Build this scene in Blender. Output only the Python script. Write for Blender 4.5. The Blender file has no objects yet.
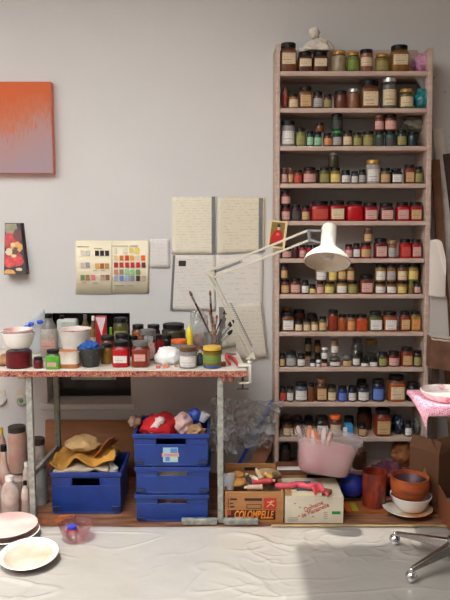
import bpy, bmesh, math, random
from mathutils import Vector, Matrix, noise
PI = math.pi
rnd = random.Random(7)
SC = bpy.context.scene
COL = SC.collection

# ------------------------------------------------------------------ camera geometry
F, CH, PITCH = 680.0, 1.434, math.radians(6.7)
cP, sP = math.cos(PITCH), math.sin(PITCH)
def ray(px, py):
    a, b = (px - 225) / F, (300 - py) / F
    return Vector((a, cP + b * sP, -sP + b * cP))
def at(px, py, Y):                       # point of the place at depth Y
    r = ray(px, py); return Vector((0, 0, CH)) + r * (Y / r.y)
def on(px, py, z):                       # point of the place at height z
    r = ray(px, py); return Vector((0, 0, CH)) + r * ((z - CH) / r.z)
def zz(py, Y): return at(225, py, Y).z
def xx(px, py, Y): return at(px, py, Y).x

# ------------------------------------------------------------------ materials
def lin(c):
    return tuple(((v / 255) / 12.92 if v / 255 <= .04045 else ((v / 255 + .055) / 1.055) ** 2.4) for v in c)
MATS = {}
def setin(n, k, v):
    if k in n.inputs: n.inputs[k].default_value = v
def mat(name, col, rough=.6, var=0, scale=30, metal=0, coat=0, bump=0, bscale=60, trans=0, spec=.5, col2=None, gain=1.0, sheen=0):
    key = (name, col, rough, var, scale, metal, coat, bump, bscale, trans, spec, col2, gain)
    if key in MATS: return MATS[key]
    m = bpy.data.materials.new(name); m.use_nodes = True
    N, L = m.node_tree.nodes, m.node_tree.links
    b = N['Principled BSDF']
    c = tuple(min(.9, v * gain) for v in lin(col)) + (1,)
    setin(b, 'Base Color', c); setin(b, 'Roughness', rough); setin(b, 'Metallic', metal)
    setin(b, 'Coat Weight', coat); setin(b, 'Coat Roughness', .08); setin(b, 'Transmission Weight', trans)
    setin(b, 'Specular IOR Level', spec); setin(b, 'Sheen Weight', sheen)
    tc = N.new('ShaderNodeTexCoord')
    if var or col2:
        nz = N.new('ShaderNodeTexNoise'); setin(nz, 'Scale', scale); setin(nz, 'Detail', 5.0)
        L.new(tc.outputs['Object'], nz.inputs['Vector'])
        rp = N.new('ShaderNodeValToRGB')
        rp.color_ramp.elements[0].position = .35; rp.color_ramp.elements[1].position = .65
        c2 = tuple(min(.9, v * gain) for v in lin(col2)) + (1,) if col2 else tuple(v * (1 - var) for v in c[:3]) + (1,)
        rp.color_ramp.elements[0].color = c2; rp.color_ramp.elements[1].color = c
        L.new(nz.outputs['Fac'], rp.inputs['Fac']); L.new(rp.outputs['Color'], b.inputs['Base Color'])
    if bump:
        n2 = N.new('ShaderNodeTexNoise'); setin(n2, 'Scale', bscale); setin(n2, 'Detail', 4.0)
        L.new(tc.outputs['Object'], n2.inputs['Vector'])
        bp = N.new('ShaderNodeBump'); setin(bp, 'Strength', bump); setin(bp, 'Distance', .01)
        L.new(n2.outputs['Fac'], bp.inputs['Height']); L.new(bp.outputs['Normal'], b.inputs['Normal'])
    MATS[key] = m; return m
def ramp_mat(name, stops, scale=20, rough=.6, detail=4, stretch=(1, 1, 1), coat=0, coord='Object', const=False):
    if name in MATS: return MATS[name]
    m = bpy.data.materials.new(name); m.use_nodes = True
    N, L = m.node_tree.nodes, m.node_tree.links; b = N['Principled BSDF']
    tc = N.new('ShaderNodeTexCoord'); mp = N.new('ShaderNodeMapping'); mp.inputs['Scale'].default_value = stretch
    nz = N.new('ShaderNodeTexNoise'); setin(nz, 'Scale', scale); setin(nz, 'Detail', detail)
    rp = N.new('ShaderNodeValToRGB'); cr = rp.color_ramp
    if const: cr.interpolation = 'CONSTANT'
    while len(cr.elements) < len(stops): cr.elements.new(.5)
    for e, (p, c) in zip(cr.elements, stops): e.position = p; e.color = lin(c) + (1,)
    L.new(tc.outputs[coord], mp.inputs['Vector']); L.new(mp.outputs['Vector'], nz.inputs['Vector'])
    L.new(nz.outputs['Fac'], rp.inputs['Fac']); L.new(rp.outputs['Color'], b.inputs['Base Color'])
    setin(b, 'Roughness', rough); setin(b, 'Coat Weight', coat)
    MATS[name] = m; return m
def clear_mat(name, tint=(235, 240, 240), milk=0.0, milkcol=(220, 220, 215), rough=.05, gloss=.5):
    """thin glass or film: see-through with a fresnel reflection and some milkiness"""
    if name in MATS: return MATS[name]
    m = bpy.data.materials.new(name); m.use_nodes = True
    N, L = m.node_tree.nodes, m.node_tree.links
    N.remove(N['Principled BSDF']); out = N['Material Output']
    t = N.new('ShaderNodeBsdfTransparent'); t.inputs['Color'].default_value = lin(tint) + (1,)
    g = N.new('ShaderNodeBsdfGlossy'); setin(g, 'Roughness', rough); g.inputs['Color'].default_value = (1, 1, 1, 1)
    fw = N.new('ShaderNodeLayerWeight'); setin(fw, 'Blend', .5)
    pw = N.new('ShaderNodeMath'); pw.operation = 'POWER'; L.new(fw.outputs['Facing'], pw.inputs[0]); pw.inputs[1].default_value = 3.2
    lw = N.new('ShaderNodeMath'); lw.operation = 'MULTIPLY_ADD'; L.new(pw.outputs[0], lw.inputs[0]); lw.inputs[1].default_value = gloss * .8; lw.inputs[2].default_value = .04 + .05 * gloss
    mx = N.new('ShaderNodeMixShader'); L.new(lw.outputs[0], mx.inputs[0]); L.new(t.outputs[0], mx.inputs[1]); L.new(g.outputs[0], mx.inputs[2])
    last = mx
    if milk:
        d = N.new('ShaderNodeBsdfDiffuse'); d.inputs['Color'].default_value = lin(milkcol) + (1,)
        tr = N.new('ShaderNodeBsdfTranslucent'); tr.inputs['Color'].default_value = lin(milkcol) + (1,)
        dm = N.new('ShaderNodeMixShader'); dm.inputs[0].default_value = .4
        L.new(d.outputs[0], dm.inputs[1]); L.new(tr.outputs[0], dm.inputs[2])
        m2 = N.new('ShaderNodeMixShader'); m2.inputs[0].default_value = milk
        L.new(mx.outputs[0], m2.inputs[1]); L.new(dm.outputs[0], m2.inputs[2]); last = m2
    L.new(last.outputs[0], out.inputs['Surface'])
    MATS[name] = m; return m
def paper_mat(name, col, ink=(90, 75, 70), lines=9, amount=.5, words=14, gain=1.0, var=.12, rough=.85, axis='Z'):
    """paper with lines of illegible handwriting"""
    key = (name, col, ink, lines, amount, words)
    if key in MATS: return MATS[key]
    m = bpy.data.materials.new(name); m.use_nodes = True
    N, L = m.node_tree.nodes, m.node_tree.links; b = N['Principled BSDF']; setin(b, 'Roughness', rough)
    tc = N.new('ShaderNodeTexCoord'); sp = N.new('ShaderNodeSeparateXYZ'); L.new(tc.outputs['Generated'], sp.inputs[0])
    def math_(op, a, bb):
        n = N.new('ShaderNodeMath'); n.operation = op
        for i, v in enumerate((a, bb)):
            if isinstance(v, (int, float)): n.inputs[i].default_value = v
            else: L.new(v, n.inputs[i])
        return n.outputs[0]
    fr = math_('FRACT', math_('MULTIPLY', sp.outputs[axis], lines), 0)
    band = math_('MULTIPLY', math_('GREATER_THAN', fr, .38), math_('LESS_THAN', fr, .68))
    nz = N.new('ShaderNodeTexNoise'); setin(nz, 'Scale', 1.0); setin(nz, 'Detail', 3.0)
    mp = N.new('ShaderNodeMapping'); mp.inputs['Scale'].default_value = (words, 1, lines * 1.7)
    L.new(tc.outputs['Generated'], mp.inputs[0]); L.new(mp.outputs[0], nz.inputs['Vector'])
    wd = math_('GREATER_THAN', nz.outputs['Fac'], .5)
    edge = math_('MULTIPLY', math_('GREATER_THAN', sp.outputs['X'], .1), math_('LESS_THAN', sp.outputs['X'], .9))
    fac = math_('MULTIPLY', math_('MULTIPLY', math_('MULTIPLY', band, wd), edge), amount)
    n2 = N.new('ShaderNodeTexNoise'); setin(n2, 'Scale', 3.0); L.new(tc.outputs['Generated'], n2.inputs['Vector'])
    c = tuple(min(.9, v * gain) for v in lin(col))
    pm = N.new('ShaderNodeMix'); pm.data_type = 'RGBA'; L.new(n2.outputs['Fac'], pm.inputs[0])
    pm.inputs[6].default_value = tuple(v * (1 - var) for v in c) + (1,); pm.inputs[7].default_value = c + (1,)
    im = N.new('ShaderNodeMix'); im.data_type = 'RGBA'; L.new(fac, im.inputs[0])
    L.new(pm.outputs[2], im.inputs[6]); im.inputs[7].default_value = lin(ink) + (1,)
    L.new(im.outputs[2], b.inputs['Base Color'])
    MATS[key] = m; return m

# ------------------------------------------------------------------ mesh builder
class MB:
    def __init__(s): s.v, s.f, s.m = [], [], []
    def add(s, vs, fs, mi=0):
        o = len(s.v); s.v += [Vector(v) for v in vs]
        for f in fs: s.f.append([i + o for i in f]); s.m.append(mi)
        return s
    def box(s, lo, hi, mi=0, M=None):
        x0, y0, z0 = lo; x1, y1, z1 = hi
        vs = [Vector(p) for p in ((x0, y0, z0), (x1, y0, z0), (x1, y1, z0), (x0, y1, z0), (x0, y0, z1), (x1, y0, z1), (x1, y1, z1), (x0, y1, z1))]
        if M: vs = [M @ v for v in vs]
        return s.add(vs, [(0, 3, 2, 1), (4, 5, 6, 7), (0, 1, 5, 4), (1, 2, 6, 5), (2, 3, 7, 6), (3, 0, 4, 7)], mi)
    def hexa(s, b, t, mi=0):              # two quads, bottom then top
        return s.add(list(b) + list(t), [(0, 3, 2, 1), (4, 5, 6, 7), (0, 1, 5, 4), (1, 2, 6, 5), (2, 3, 7, 6), (3, 0, 4, 7)], mi)
    def lathe(s, prof, c=(0, 0, 0), seg=20, mi=0, caps=True, sq=None, M=None, mis=None, sx=1, sy=1):
        """prof: list of (radius, z); sq: superellipse exponent per ring"""
        rings, vs, fs, ms = len(prof), [], [], []
        for k, (r, z) in enumerate(prof):
            n = sq[k] if sq else 2
            for i in range(seg):
                a = 2 * PI * (i + .5) / seg; ca, sa = math.cos(a), math.sin(a)
                q = r / (abs(ca) ** n + abs(sa) ** n) ** (1 / n)
                p = Vector((q * ca * sx, q * sa * sy, z))
                p = (M @ p) if M else p + Vector(c)
                vs.append(p)
        o = len(s.v); s.v += vs
        for k in range(rings - 1):
            for i in range(seg):
                j = (i + 1) % seg
                s.f.append([o + k * seg + i, o + k * seg + j, o + (k + 1) * seg + j, o + (k + 1) * seg + i]); s.m.append(mis[k] if mis else mi)
        if caps:
            if prof[0][0] > 1e-6: s.f.append([o + i for i in reversed(range(seg))]); s.m.append(mis[0] if mis else mi)
            if prof[-1][0] > 1e-6: s.f.append([o + (rings - 1) * seg + i for i in range(seg)]); s.m.append(mis[-1] if mis else mi)
        return s
    def tube(s, pts, r, seg=8, mi=0, caps=True):
        pts = [Vector(p) for p in pts]; o = len(s.v); n = len(pts)
        rs = r if isinstance(r, (list, tuple)) else [r] * n
        up0 = Vector((0, 0, 1))
        for k, p in enumerate(pts):
            d = (pts[min(k + 1, n - 1)] - pts[max(k - 1, 0)]).normalized()
            u = d.cross(up0 if abs(d.z) < .95 else Vector((0, 1, 0))).normalized(); w = d.cross(u)
            for i in range(seg):
                a = 2 * PI * i / seg; s.v.append(p + (u * math.cos(a) + w * math.sin(a)) * rs[k])
        for k in range(n - 1):
            for i in range(seg):
                j = (i + 1) % seg
                s.f.append([o + k * seg + j, o + k * seg + i, o + (k + 1) * seg + i, o + (k + 1) * seg + j]); s.m.append(mi)
        if caps:
            s.f.append([o + i for i in range(seg)]); s.m.append(mi)
            s.f.append([o + (n - 1) * seg + i for i in reversed(range(seg))]); s.m.append(mi)
        return s
    def beam(s, p0, p1, w, t, mi=0, side=(1, 0, 0)):   # box along p0-p1, w along side, t across
        p0, p1 = Vector(p0), Vector(p1); d = (p1 - p0).normalized()
        u = Vector(side); u = (u - d * u.dot(d)).normalized(); n = d.cross(u)
        q = [u * (w / 2) + n * (t / 2), -u * (w / 2) + n * (t / 2), -u * (w / 2) - n * (t / 2), u * (w / 2) - n * (t / 2)]
        return s.hexa([p0 + k for k in q], [p1 + k for k in q], mi)
    def blob(s, c, size, seed=0, amp=.25, freq=2.2, sub=3, mi=0, flat=None, M=None):
        bm = bmesh.new(); bmesh.ops.create_icosphere(bm, subdivisions=sub, radius=1)
        vs = []
        for v in bm.verts:
            p = v.co.copy(); q = p * freq + Vector((seed * 7.3, seed * 3.1, seed * 1.7))
            k = 1 + amp * noise.noise(q) + amp * .6 * abs(noise.noise(q * 2.3)) * 1.4 - amp * .3
            p = Vector((p.x * size[0], p.y * size[1], p.z * size[2])) * k
            if flat is not None: p.z = max(p.z, flat)
            vs.append((M @ p if M else p) + Vector(c))
        s.add(vs, [[v.index for v in f.verts] for f in bm.faces], mi); bm.free(); return s
    def grid(s, fn, nx, ny, mi=0):
        vs = [fn(i / nx, j / ny) for j in range(ny + 1) for i in range(nx + 1)]
        return s.add(vs, [(j * (nx + 1) + i, j * (nx + 1) + i + 1, (j + 1) * (nx + 1) + i + 1, (j + 1) * (nx + 1) + i) for j in range(ny) for i in range(nx)], mi)
    def build(s, name, mats, parent=None, org=None, bevel=0, solid=0, smooth=True, ang=38, sub=0):
        org = Vector(ORG[parent.name]) if parent else Vector(org if org is not None else (0, 0, 0))
        me = bpy.data.meshes.new(name)
        me.from_pydata([v - org for v in s.v], [], s.f); me.polygons.foreach_set('material_index', s.m)
        for m in (mats if isinstance(mats, (list, tuple)) else [mats]): me.materials.append(m)
        if smooth:
            me.shade_smooth(); me.set_sharp_from_angle(angle=math.radians(ang))
        me.update()
        o = bpy.data.objects.new(name, me); COL.objects.link(o)
        if parent: o.parent = parent; ORG[o.name] = org
        else: o.location = org; ORG[o.name] = org
        if solid:
            md = o.modifiers.new('Solidify', 'SOLIDIFY'); md.thickness = solid; md.offset = 0
        if bevel:
            md = o.modifiers.new('Bevel', 'BEVEL'); md.width = bevel; md.segments = 2; md.limit_method = 'ANGLE'
        if sub:
            md = o.modifiers.new('Subdivision', 'SUBSURF'); md.levels = sub; md.render_levels = sub
        return o
ORG = {}
LABELS = {}
def tag(o, label, cat, group=None):
    o['label'] = label; o['category'] = cat
    if group: o['group'] = group
    return o
def thing(name, label, cat, loc, group=None):
    o = bpy.data.objects.new(name, None); COL.objects.link(o); o.location = Vector(loc); o.empty_display_size = .05
    ORG[o.name] = Vector(loc); return tag(o, label, cat, group)
def struct(o): o['kind'] = 'structure'; return o

def textmesh(name, body, size, m, M, parent, shear=0, bold=0, xs=1):
    cu = bpy.data.curves.new('t', 'FONT'); cu.body = body; cu.size = size; cu.shear = shear; cu.offset = bold
    cu.align_x = 'CENTER'; cu.align_y = 'CENTER'; cu.extrude = .0006
    ob = bpy.data.objects.new('t', cu); COL.objects.link(ob)
    bpy.context.view_layer.update()
    dg = bpy.context.evaluated_depsgraph_get()
    me = bpy.data.meshes.new_from_object(ob.evaluated_get(dg)); bpy.data.objects.remove(ob)
    org = ORG[parent.name]
    for v in me.vertices: v.co = M @ Vector((v.co.x * xs, v.co.y, v.co.z)) - org
    me.name = name; me.materials.clear(); me.materials.append(m)
    o = bpy.data.objects.new(name, me); COL.objects.link(o); o.parent = parent; ORG[o.name] = org
    return o
def facing(loc, roll=0, yaw=0):           # text plane standing in XZ, facing -Y
    return Matrix.Translation(loc) @ Matrix.Rotation(yaw, 4, 'Z') @ Matrix.Rotation(PI / 2, 4, 'X') @ Matrix.Rotation(roll, 4, 'Z')

# ------------------------------------------------------------------ shared materials
M_wall = mat('white_plaster', (208, 205, 201), .85, var=.05, scale=1.6, bump=.12, bscale=26)
M_floor = ramp_mat('worn_brown_boards', [(.3, (84, 52, 36)), (.5, (128, 86, 60)), (.7, (166, 118, 88))], 6, .55, 6, (1, 6, 1))
M_ceil = mat('white_ceiling', (215, 208, 200), .9)
M_wood = ramp_mat('raw_pinkish_wood', [(.3, (176, 150, 134)), (.7, (198, 174, 158))], 5, .7, 5, (1.5, 1.5, 10))
M_woodh = ramp_mat('raw_pinkish_board', [(.3, (176, 150, 134)), (.7, (198, 174, 158))], 5, .7, 5, (1.5, 10, 10))
M_steel = ramp_mat('dull_galvanised_steel', [(.3, (120, 120, 112)), (.55, (158, 158, 148)), (.72, (182, 178, 165))], 40, .45, 5)
M_chrome = mat('polished_chrome', (215, 215, 215), .12, metal=1)
M_alu = mat('brushed_metal', (180, 180, 178), .3, metal=1)
M_black = mat('black_metal_lid', (16, 15, 15), .45, spec=.25)
M_blue = mat('dark_blue_plastic', (22, 56, 134), .42, var=.22, scale=14, bump=.03)
M_cream = mat('cream_enamel', (226, 220, 204), .35, var=.05, scale=9)
M_arm = mat('ivory_arm_enamel', (196, 190, 170), .4)
M_white = mat('white_ceramic', (232, 228, 220), .25, coat=.3, var=.04)
M_glass = clear_mat('clear_glass', gloss=.6)
M_film = clear_mat('clear_plastic_film', tint=(240, 240, 240), milk=.2, rough=.16, gloss=1.1)

# ------------------------------------------------------------------ the room
WY = 3.74                                   # back wall
nx0, nx1 = xx(47, 390, WY), xx(131, 390, WY)
nz0, nz1 = zz(404, WY), zz(313, WY)
m = MB(); HT = 3.0
m.box((-3.2, WY, 0), (nx0, WY + .25, HT)); m.box((nx1, WY, 0), (3.2, WY + .25, HT))
m.box((nx0, WY, 0), (nx1, WY + .25, nz0)); m.box((nx0, WY, nz1), (nx1, WY + .25, HT))
struct(m.build('wall_back', M_wall, smooth=False))
struct(MB().box((-3.4, -1.6, 0), (-3.2, WY + .25, HT)).build('wall_left', M_wall, smooth=False))
struct(MB().box((3.2, -1.6, 0), (3.4, WY + .25, HT)).build('wall_right', mat('darkened_right_plaster', (150, 145, 138), .9), smooth=False))  # unseen wall, plaster colour darkened to cut bounced light
struct(MB().box((-3.4, -1.8, 0), (3.4, -1.6, HT)).build('wall_front', mat('light_blocking_wall', (120, 117, 112), .9), smooth=False))  # unseen wall added to block light from behind the camera, kept dark
struct(MB().box((-3.4, -1.8, -.1), (3.4, WY + .25, 0)).build('floor', M_floor, smooth=False))
SUN = Vector((.12, .30, -1.0))             # steep sun through the roof openings
def roof(x, y): return x - SUN.x * HT, y - SUN.y * HT      # where the ray to a floor point crosses the ceiling
ex, ey = roof(.31, 3.04); _, ey2 = roof(0, 2.835); ex2, _ = roof(1.6, 0)
m = MB()
m.box((-3.4, ey, HT), (3.4, WY + .25, HT + .1)); m.box((ex, -1.8, HT), (3.4, ey2, HT + .1)); m.box((ex2, ey2, HT), (3.4, ey, HT + .1))
m.box((-3.4, -1.8, HT), (ex, -1.0, HT + .1)); m.box((-3.4, -1.0, HT), (-3.0, ey, HT + .1))
struct(m.build('ceiling', M_ceil, smooth=False))  # unseen ceiling, openings shaped to place the sun patches on the floor
# dark low window in the wall behind the table
m = MB(); d = WY + .17
m.box((nx0, d, nz0), (nx1, d + .02, nz1), 0)
struct(m.build('window_1', [mat('black_window_pane', (14, 13, 13), .25)], smooth=False))
m = MB(); m.box((nx0 - .035, WY - .02, nz0 - .03), (nx1 + .02, d, nz0 + .004))
struct(m.build('trim_1', mat('white_sill_paint', (222, 218, 212), .5), bevel=.006))
m = MB(); zb = zz(379, d)
m.box((xx(72, 378, d), d - .02, zb), (xx(116, 378, d), d, zb + .012), 0); m.box((xx(86, 378, d), d - .021, zb + .012), (xx(113, 378, d), d - .002, zb + .02), 1)
struct(m.build('trim_2', [mat('grey_bar', (150, 152, 150), .5), mat('green_bar_edge', (150, 190, 90), .5)]))

# plastic sheet on the floor, with wrinkles
def ridge(q, k, p): return max(0, 1 - abs(noise.noise(q)) * k) ** p
def sheet(u, v):
    x = -1.9 + 3.8 * u; y = 1.75 + (3.045 - 1.75) * v
    w_ = .25 * noise.noise(Vector((x * 3, y * 3, 8)))
    nn_ = noise.noise
    h = .006 + .003 * nn_(Vector((x * 2, y * 2, 3))) + .002 * nn_(Vector((x * 9, y * 9, 5)))
    h += .011 * ridge(Vector((x * 1.3 + w_, y * 3.2, 0)), 26, 1) * max(0, .25 + 1.2 * nn_(Vector((x * 1.5, y * 2, 20))))
    h += .008 * ridge(Vector((x * 3 + y * 2 + w_, y * 6 - x * 1.5, 4)), 14, 1) * max(0, .15 + 1.2 * nn_(Vector((x * 2, y * 2.5, 30))))
    h += .006 * ridge(Vector((x * 8 - y * 4, y * 12 + x * 3 + w_, 14)), 7, 1) * max(0, .1 + 1.2 * nn_(Vector((x * 3, y * 3, 40))))
    e = min(1, (1 - v) * 14); h = .004 + (h - .004) * (.35 + .65 * e)
    return Vector((x, y + .006 * nn_(Vector((x * 6, 0, 9))) * (v > .99), max(.003, h)))
m = MB().grid(sheet, 700, 240)
o = m.build('plastic_sheet', mat('milky_plastic_sheeting', (163, 158, 150), .25, var=.08, scale=3, coat=.8, bump=.3, bscale=16), org=(0, 2, 0), ang=180)
tag(o, 'crinkled milky plastic sheet covering the floor in front of the table', 'plastic sheet')
p0, p1 = on(272, 530, .006), on(470, 527, .006)
m = MB().grid(lambda u, v: Vector((p0.x + (p1.x - p0.x) * u, 3.033 + .022 * v + .005 * noise.noise(Vector((u * 9, v, 2))), .0125 + .002 * noise.noise(Vector((u * 20, v * 3, 5))))), 60, 3)
tag(m.build('masking_tape', mat('yellow_tape', (176, 150, 104), .6, var=.2, scale=25), org=(p0.x, 3.05, .012), solid=.001), 'strip of yellow masking tape along the far edge of the plastic sheet', 'tape')

# ------------------------------------------------------------------ tall jar shelving
SF, SB = 3.52, 3.725                        # shelf front and back
tops = [71, 108, 146, 183.5, 221, 258.5, 294.3, 332, 367.5, 402.5, 437.5, 471]
SZ = [zz(y, SF) for y in tops]
def side_x(py, left, inner):
    if left: a, b = (280.3, 278.8) if inner else (276.0, 274.6)
    else: a, b = (428.2, 422.8) if inner else (433.2, 427.6)
    return a + (b - a) * (py - 60) / 360
sh = thing('shelf_unit', 'tall narrow raw wooden shelf unit full of jars against the wall', 'shelf', (xx(352, 480, SF), SF, 0))
for left in (True, False):
    q = []
    for py, z in ((500, 0), (44 if left else 48, None)):
        a, b = xx(side_x(py, left, left), py, SF), xx(side_x(py, left, not left), py, SF)
        a, b = min(a, b), max(a, b); z = zz(py, SF) if z is None else z
        q.append([Vector((a, SF, z)), Vector((b, SF, z)), Vector((b, SB, z)), Vector((a, SB, z))])
    MB().hexa(q[0], q[1]).build('side_panel', M_wood, sh, bevel=.003)
SHX = []
for y, z in zip(tops, SZ):
    a, b = xx(side_x(y, True, True), y, SF), xx(side_x(y, False, True), y, SF); SHX.append((a, b))
    MB().box((a + .0005, SF, z - .023), (b - .0005, SB, z)).build('shelf', M_woodh, sh, bevel=.003)
a, b = SHX[0]
MB().box((a + .001, SB - .015, SZ[0]), (b - .001, SB, zz(50.5, SB))).build('back_rail', M_woodh, sh, bevel=.002)

# ------------------------------------------------------------------ jars
PAL = {  # pigment colours
 'amber': (150, 84, 34), 'dark amber': (110, 58, 26), 'golden': (172, 112, 40), 'cream': (200, 176, 134), 'brown': (100, 60, 34),
 'red brown': (134, 56, 30), 'dark brown': (66, 42, 30), 'orange': (212, 104, 46), 'bright orange': (236, 92, 34), 'orange red': (176, 58, 24),
 'bright red': (240, 6, 18), 'red': (206, 14, 26), 'dark red': (130, 18, 28), 'plum': (92, 28, 44), 'magenta': (190, 40, 80),
 'olive': (122, 112, 52), 'dark olive': (78, 70, 40), 'mustard': (164, 134, 36), 'yellow ochre': (196, 146, 56), 'lime green': (132, 146, 52),
 'green': (62, 110, 62), 'dark green': (36, 60, 42), 'teal': (44, 108, 88), 'dark teal': (28, 56, 58), 'black': (34, 32, 34), 'grey': (120, 114, 108),
 'pale grey': (190, 184, 180), 'white': (222, 212, 196), 'salmon': (196, 124, 92), 'tan': (170, 136, 98), 'copper': (186, 120, 84),
 'blue': (36, 42, 150), 'navy': (38, 46, 84), 'blue grey': (104, 116, 130), 'slate': (66, 72, 80), 'clear': (150, 140, 124), 'honey': (170, 136, 70)}
LID = {'black': M_black, 'gold': mat('gold_lid', (176, 132, 62), .35, metal=.3), 'silver': mat('silver_lid', (196, 194, 188), .3, metal=.6),
       'white': mat('white_lid', (228, 224, 216), .4), 'brown': mat('brown_lid', (104, 68, 44), .4), 'green': mat('green_lid', (40, 140, 52), .4),
       'orange': mat('orange_lid', (222, 96, 36), .4), 'tan': mat('tan_lid', (150, 112, 66), .4), 'grey': mat('grey_lid', (100, 98, 96), .4),
       'yellow': mat('yellow_lid', (216, 172, 60), .4)}
PAP = {'cream': (214, 192, 156), 'white': (218, 212, 204), 'pink': (204, 158, 146), 'tan': (196, 160, 112), 'red': (190, 70, 56), 'mint': (150, 196, 160),
       'green': (116, 140, 60), 'olive': (150, 142, 84), 'yellow': (216, 192, 112), 'grey': (168, 162, 158), 'orange': (210, 140, 80), 'blue': (90, 120, 190), 'dark': (66, 66, 66)}
def pig(name, dusty=False):
    c = tuple(v * .76 for v in PAL[name])
    if dusty: c = tuple(int(v * .6 + 12) for v in c)
    return mat('glass_dusted_' + name.replace(' ', '_') if dusty else 'pigment_' + name.replace(' ', '_'), c, .5, var=.25, scale=45, coat=.35, spec=.3)
def jar_parts(root, c, r, h, col, lid, lab, shape='round', lw=1.0, fill=.86, lidh=None, labz=None):
    x, y, z = c; sq = None
    lidh = lidh or max(.012, min(.024, h * .17)); bh = h - lidh * .92
    sho = {'round': .84, 'square': .78, 'straight': .93, 'bottle': .58, 'bulge': .7}[shape]
    rl = {'round': .9, 'square': .9, 'straight': .97, 'bottle': .42, 'bulge': .72}[shape]
    n = 4.5 if shape == 'square' else 2
    nk = rl * .92 * r
    prof = [(r * .9, 0), (r * .985, bh * .03), (r, bh * .07), (r, bh * sho * .5), (r, bh * sho)]
    prof += [(r * .97 if rl > .6 else r * .9, bh * (sho + (.96 - sho) * .4)), (nk + (r - nk) * .35, bh * (sho + (.96 - sho) * .75)), (nk, bh * .965), (nk, bh)]
    if shape == 'bulge': prof[2] = (r * .93, bh * .07); prof[3] = (r * 1.0, bh * .36); prof[4] = (r * .97, bh * .62)
    ns = [n, n, n, n, n, max(2, n * .8), max(2, n * .6), 2, 2]
    mb = MB()
    if col == 'clear':
        mb.lathe(prof, c, 20, 0, True, ns); mb.build('glass_jar', M_glass, root)
        MB().lathe([(r * .86, bh * .04), (r * .92, bh * .08), (r * .92, bh * .45)], c, 16, 0, True, [n] * 3).build('powder', pig('tan' if h < .1 else 'clear'), root)
    else:
        mis = [0, 0, 0, 0, 0 if fill > .8 else 1, 1, 1, 1, 1]
        mb.lathe(prof, c, 20, 0, True, ns, mis=mis); mb.build('glass_jar', [pig(col), pig(col, True)], root)
    R = rl * r
    lp = [(R * .96, h - lidh), (R, h - lidh + .001), (R, h - .003), (R * .95, h - .0008), (R * .8, h)]
    if lid: MB().lathe(lp, c, 22).build('lid', LID[lid], root)
    if lab:
        z0, z1 = labz or ((.12, .7) if shape not in ('bottle',) else (.12, .45)); z1 = min(z1, sho - .02)
        span = math.radians(58 if shape != 'square' else 40) * lw
        vs, K = [], 10
        for j in range(2):
            for i in range(K + 1):
                a = -PI / 2 - span + 2 * span * i / K; ca, sa = math.cos(a), math.sin(a)
                q = (r * 1.012 + .0004) / (abs(ca) ** n + abs(sa) ** n) ** (1 / n)
                vs.append(Vector((x + q * ca, y + q * sa, z + bh * (z0 if j == 0 else z1))))
        MB().add(vs, [(i, i + 1, K + 2 + i, K + 1 + i) for i in range(K)]).build('paper_label', paper_mat('label_' + lab, PAP[lab], lines=4, words=7, amount=.55, ink=(96, 70, 64)), root)

ORD = ['first', 'second', 'third', 'fourth', 'fifth', 'sixth', 'seventh', 'eighth', 'ninth', 'tenth', 'eleventh', 'twelfth', 'thirteenth', 'fourteenth', 'fifteenth', 'sixteenth', 'seventeenth']
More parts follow.
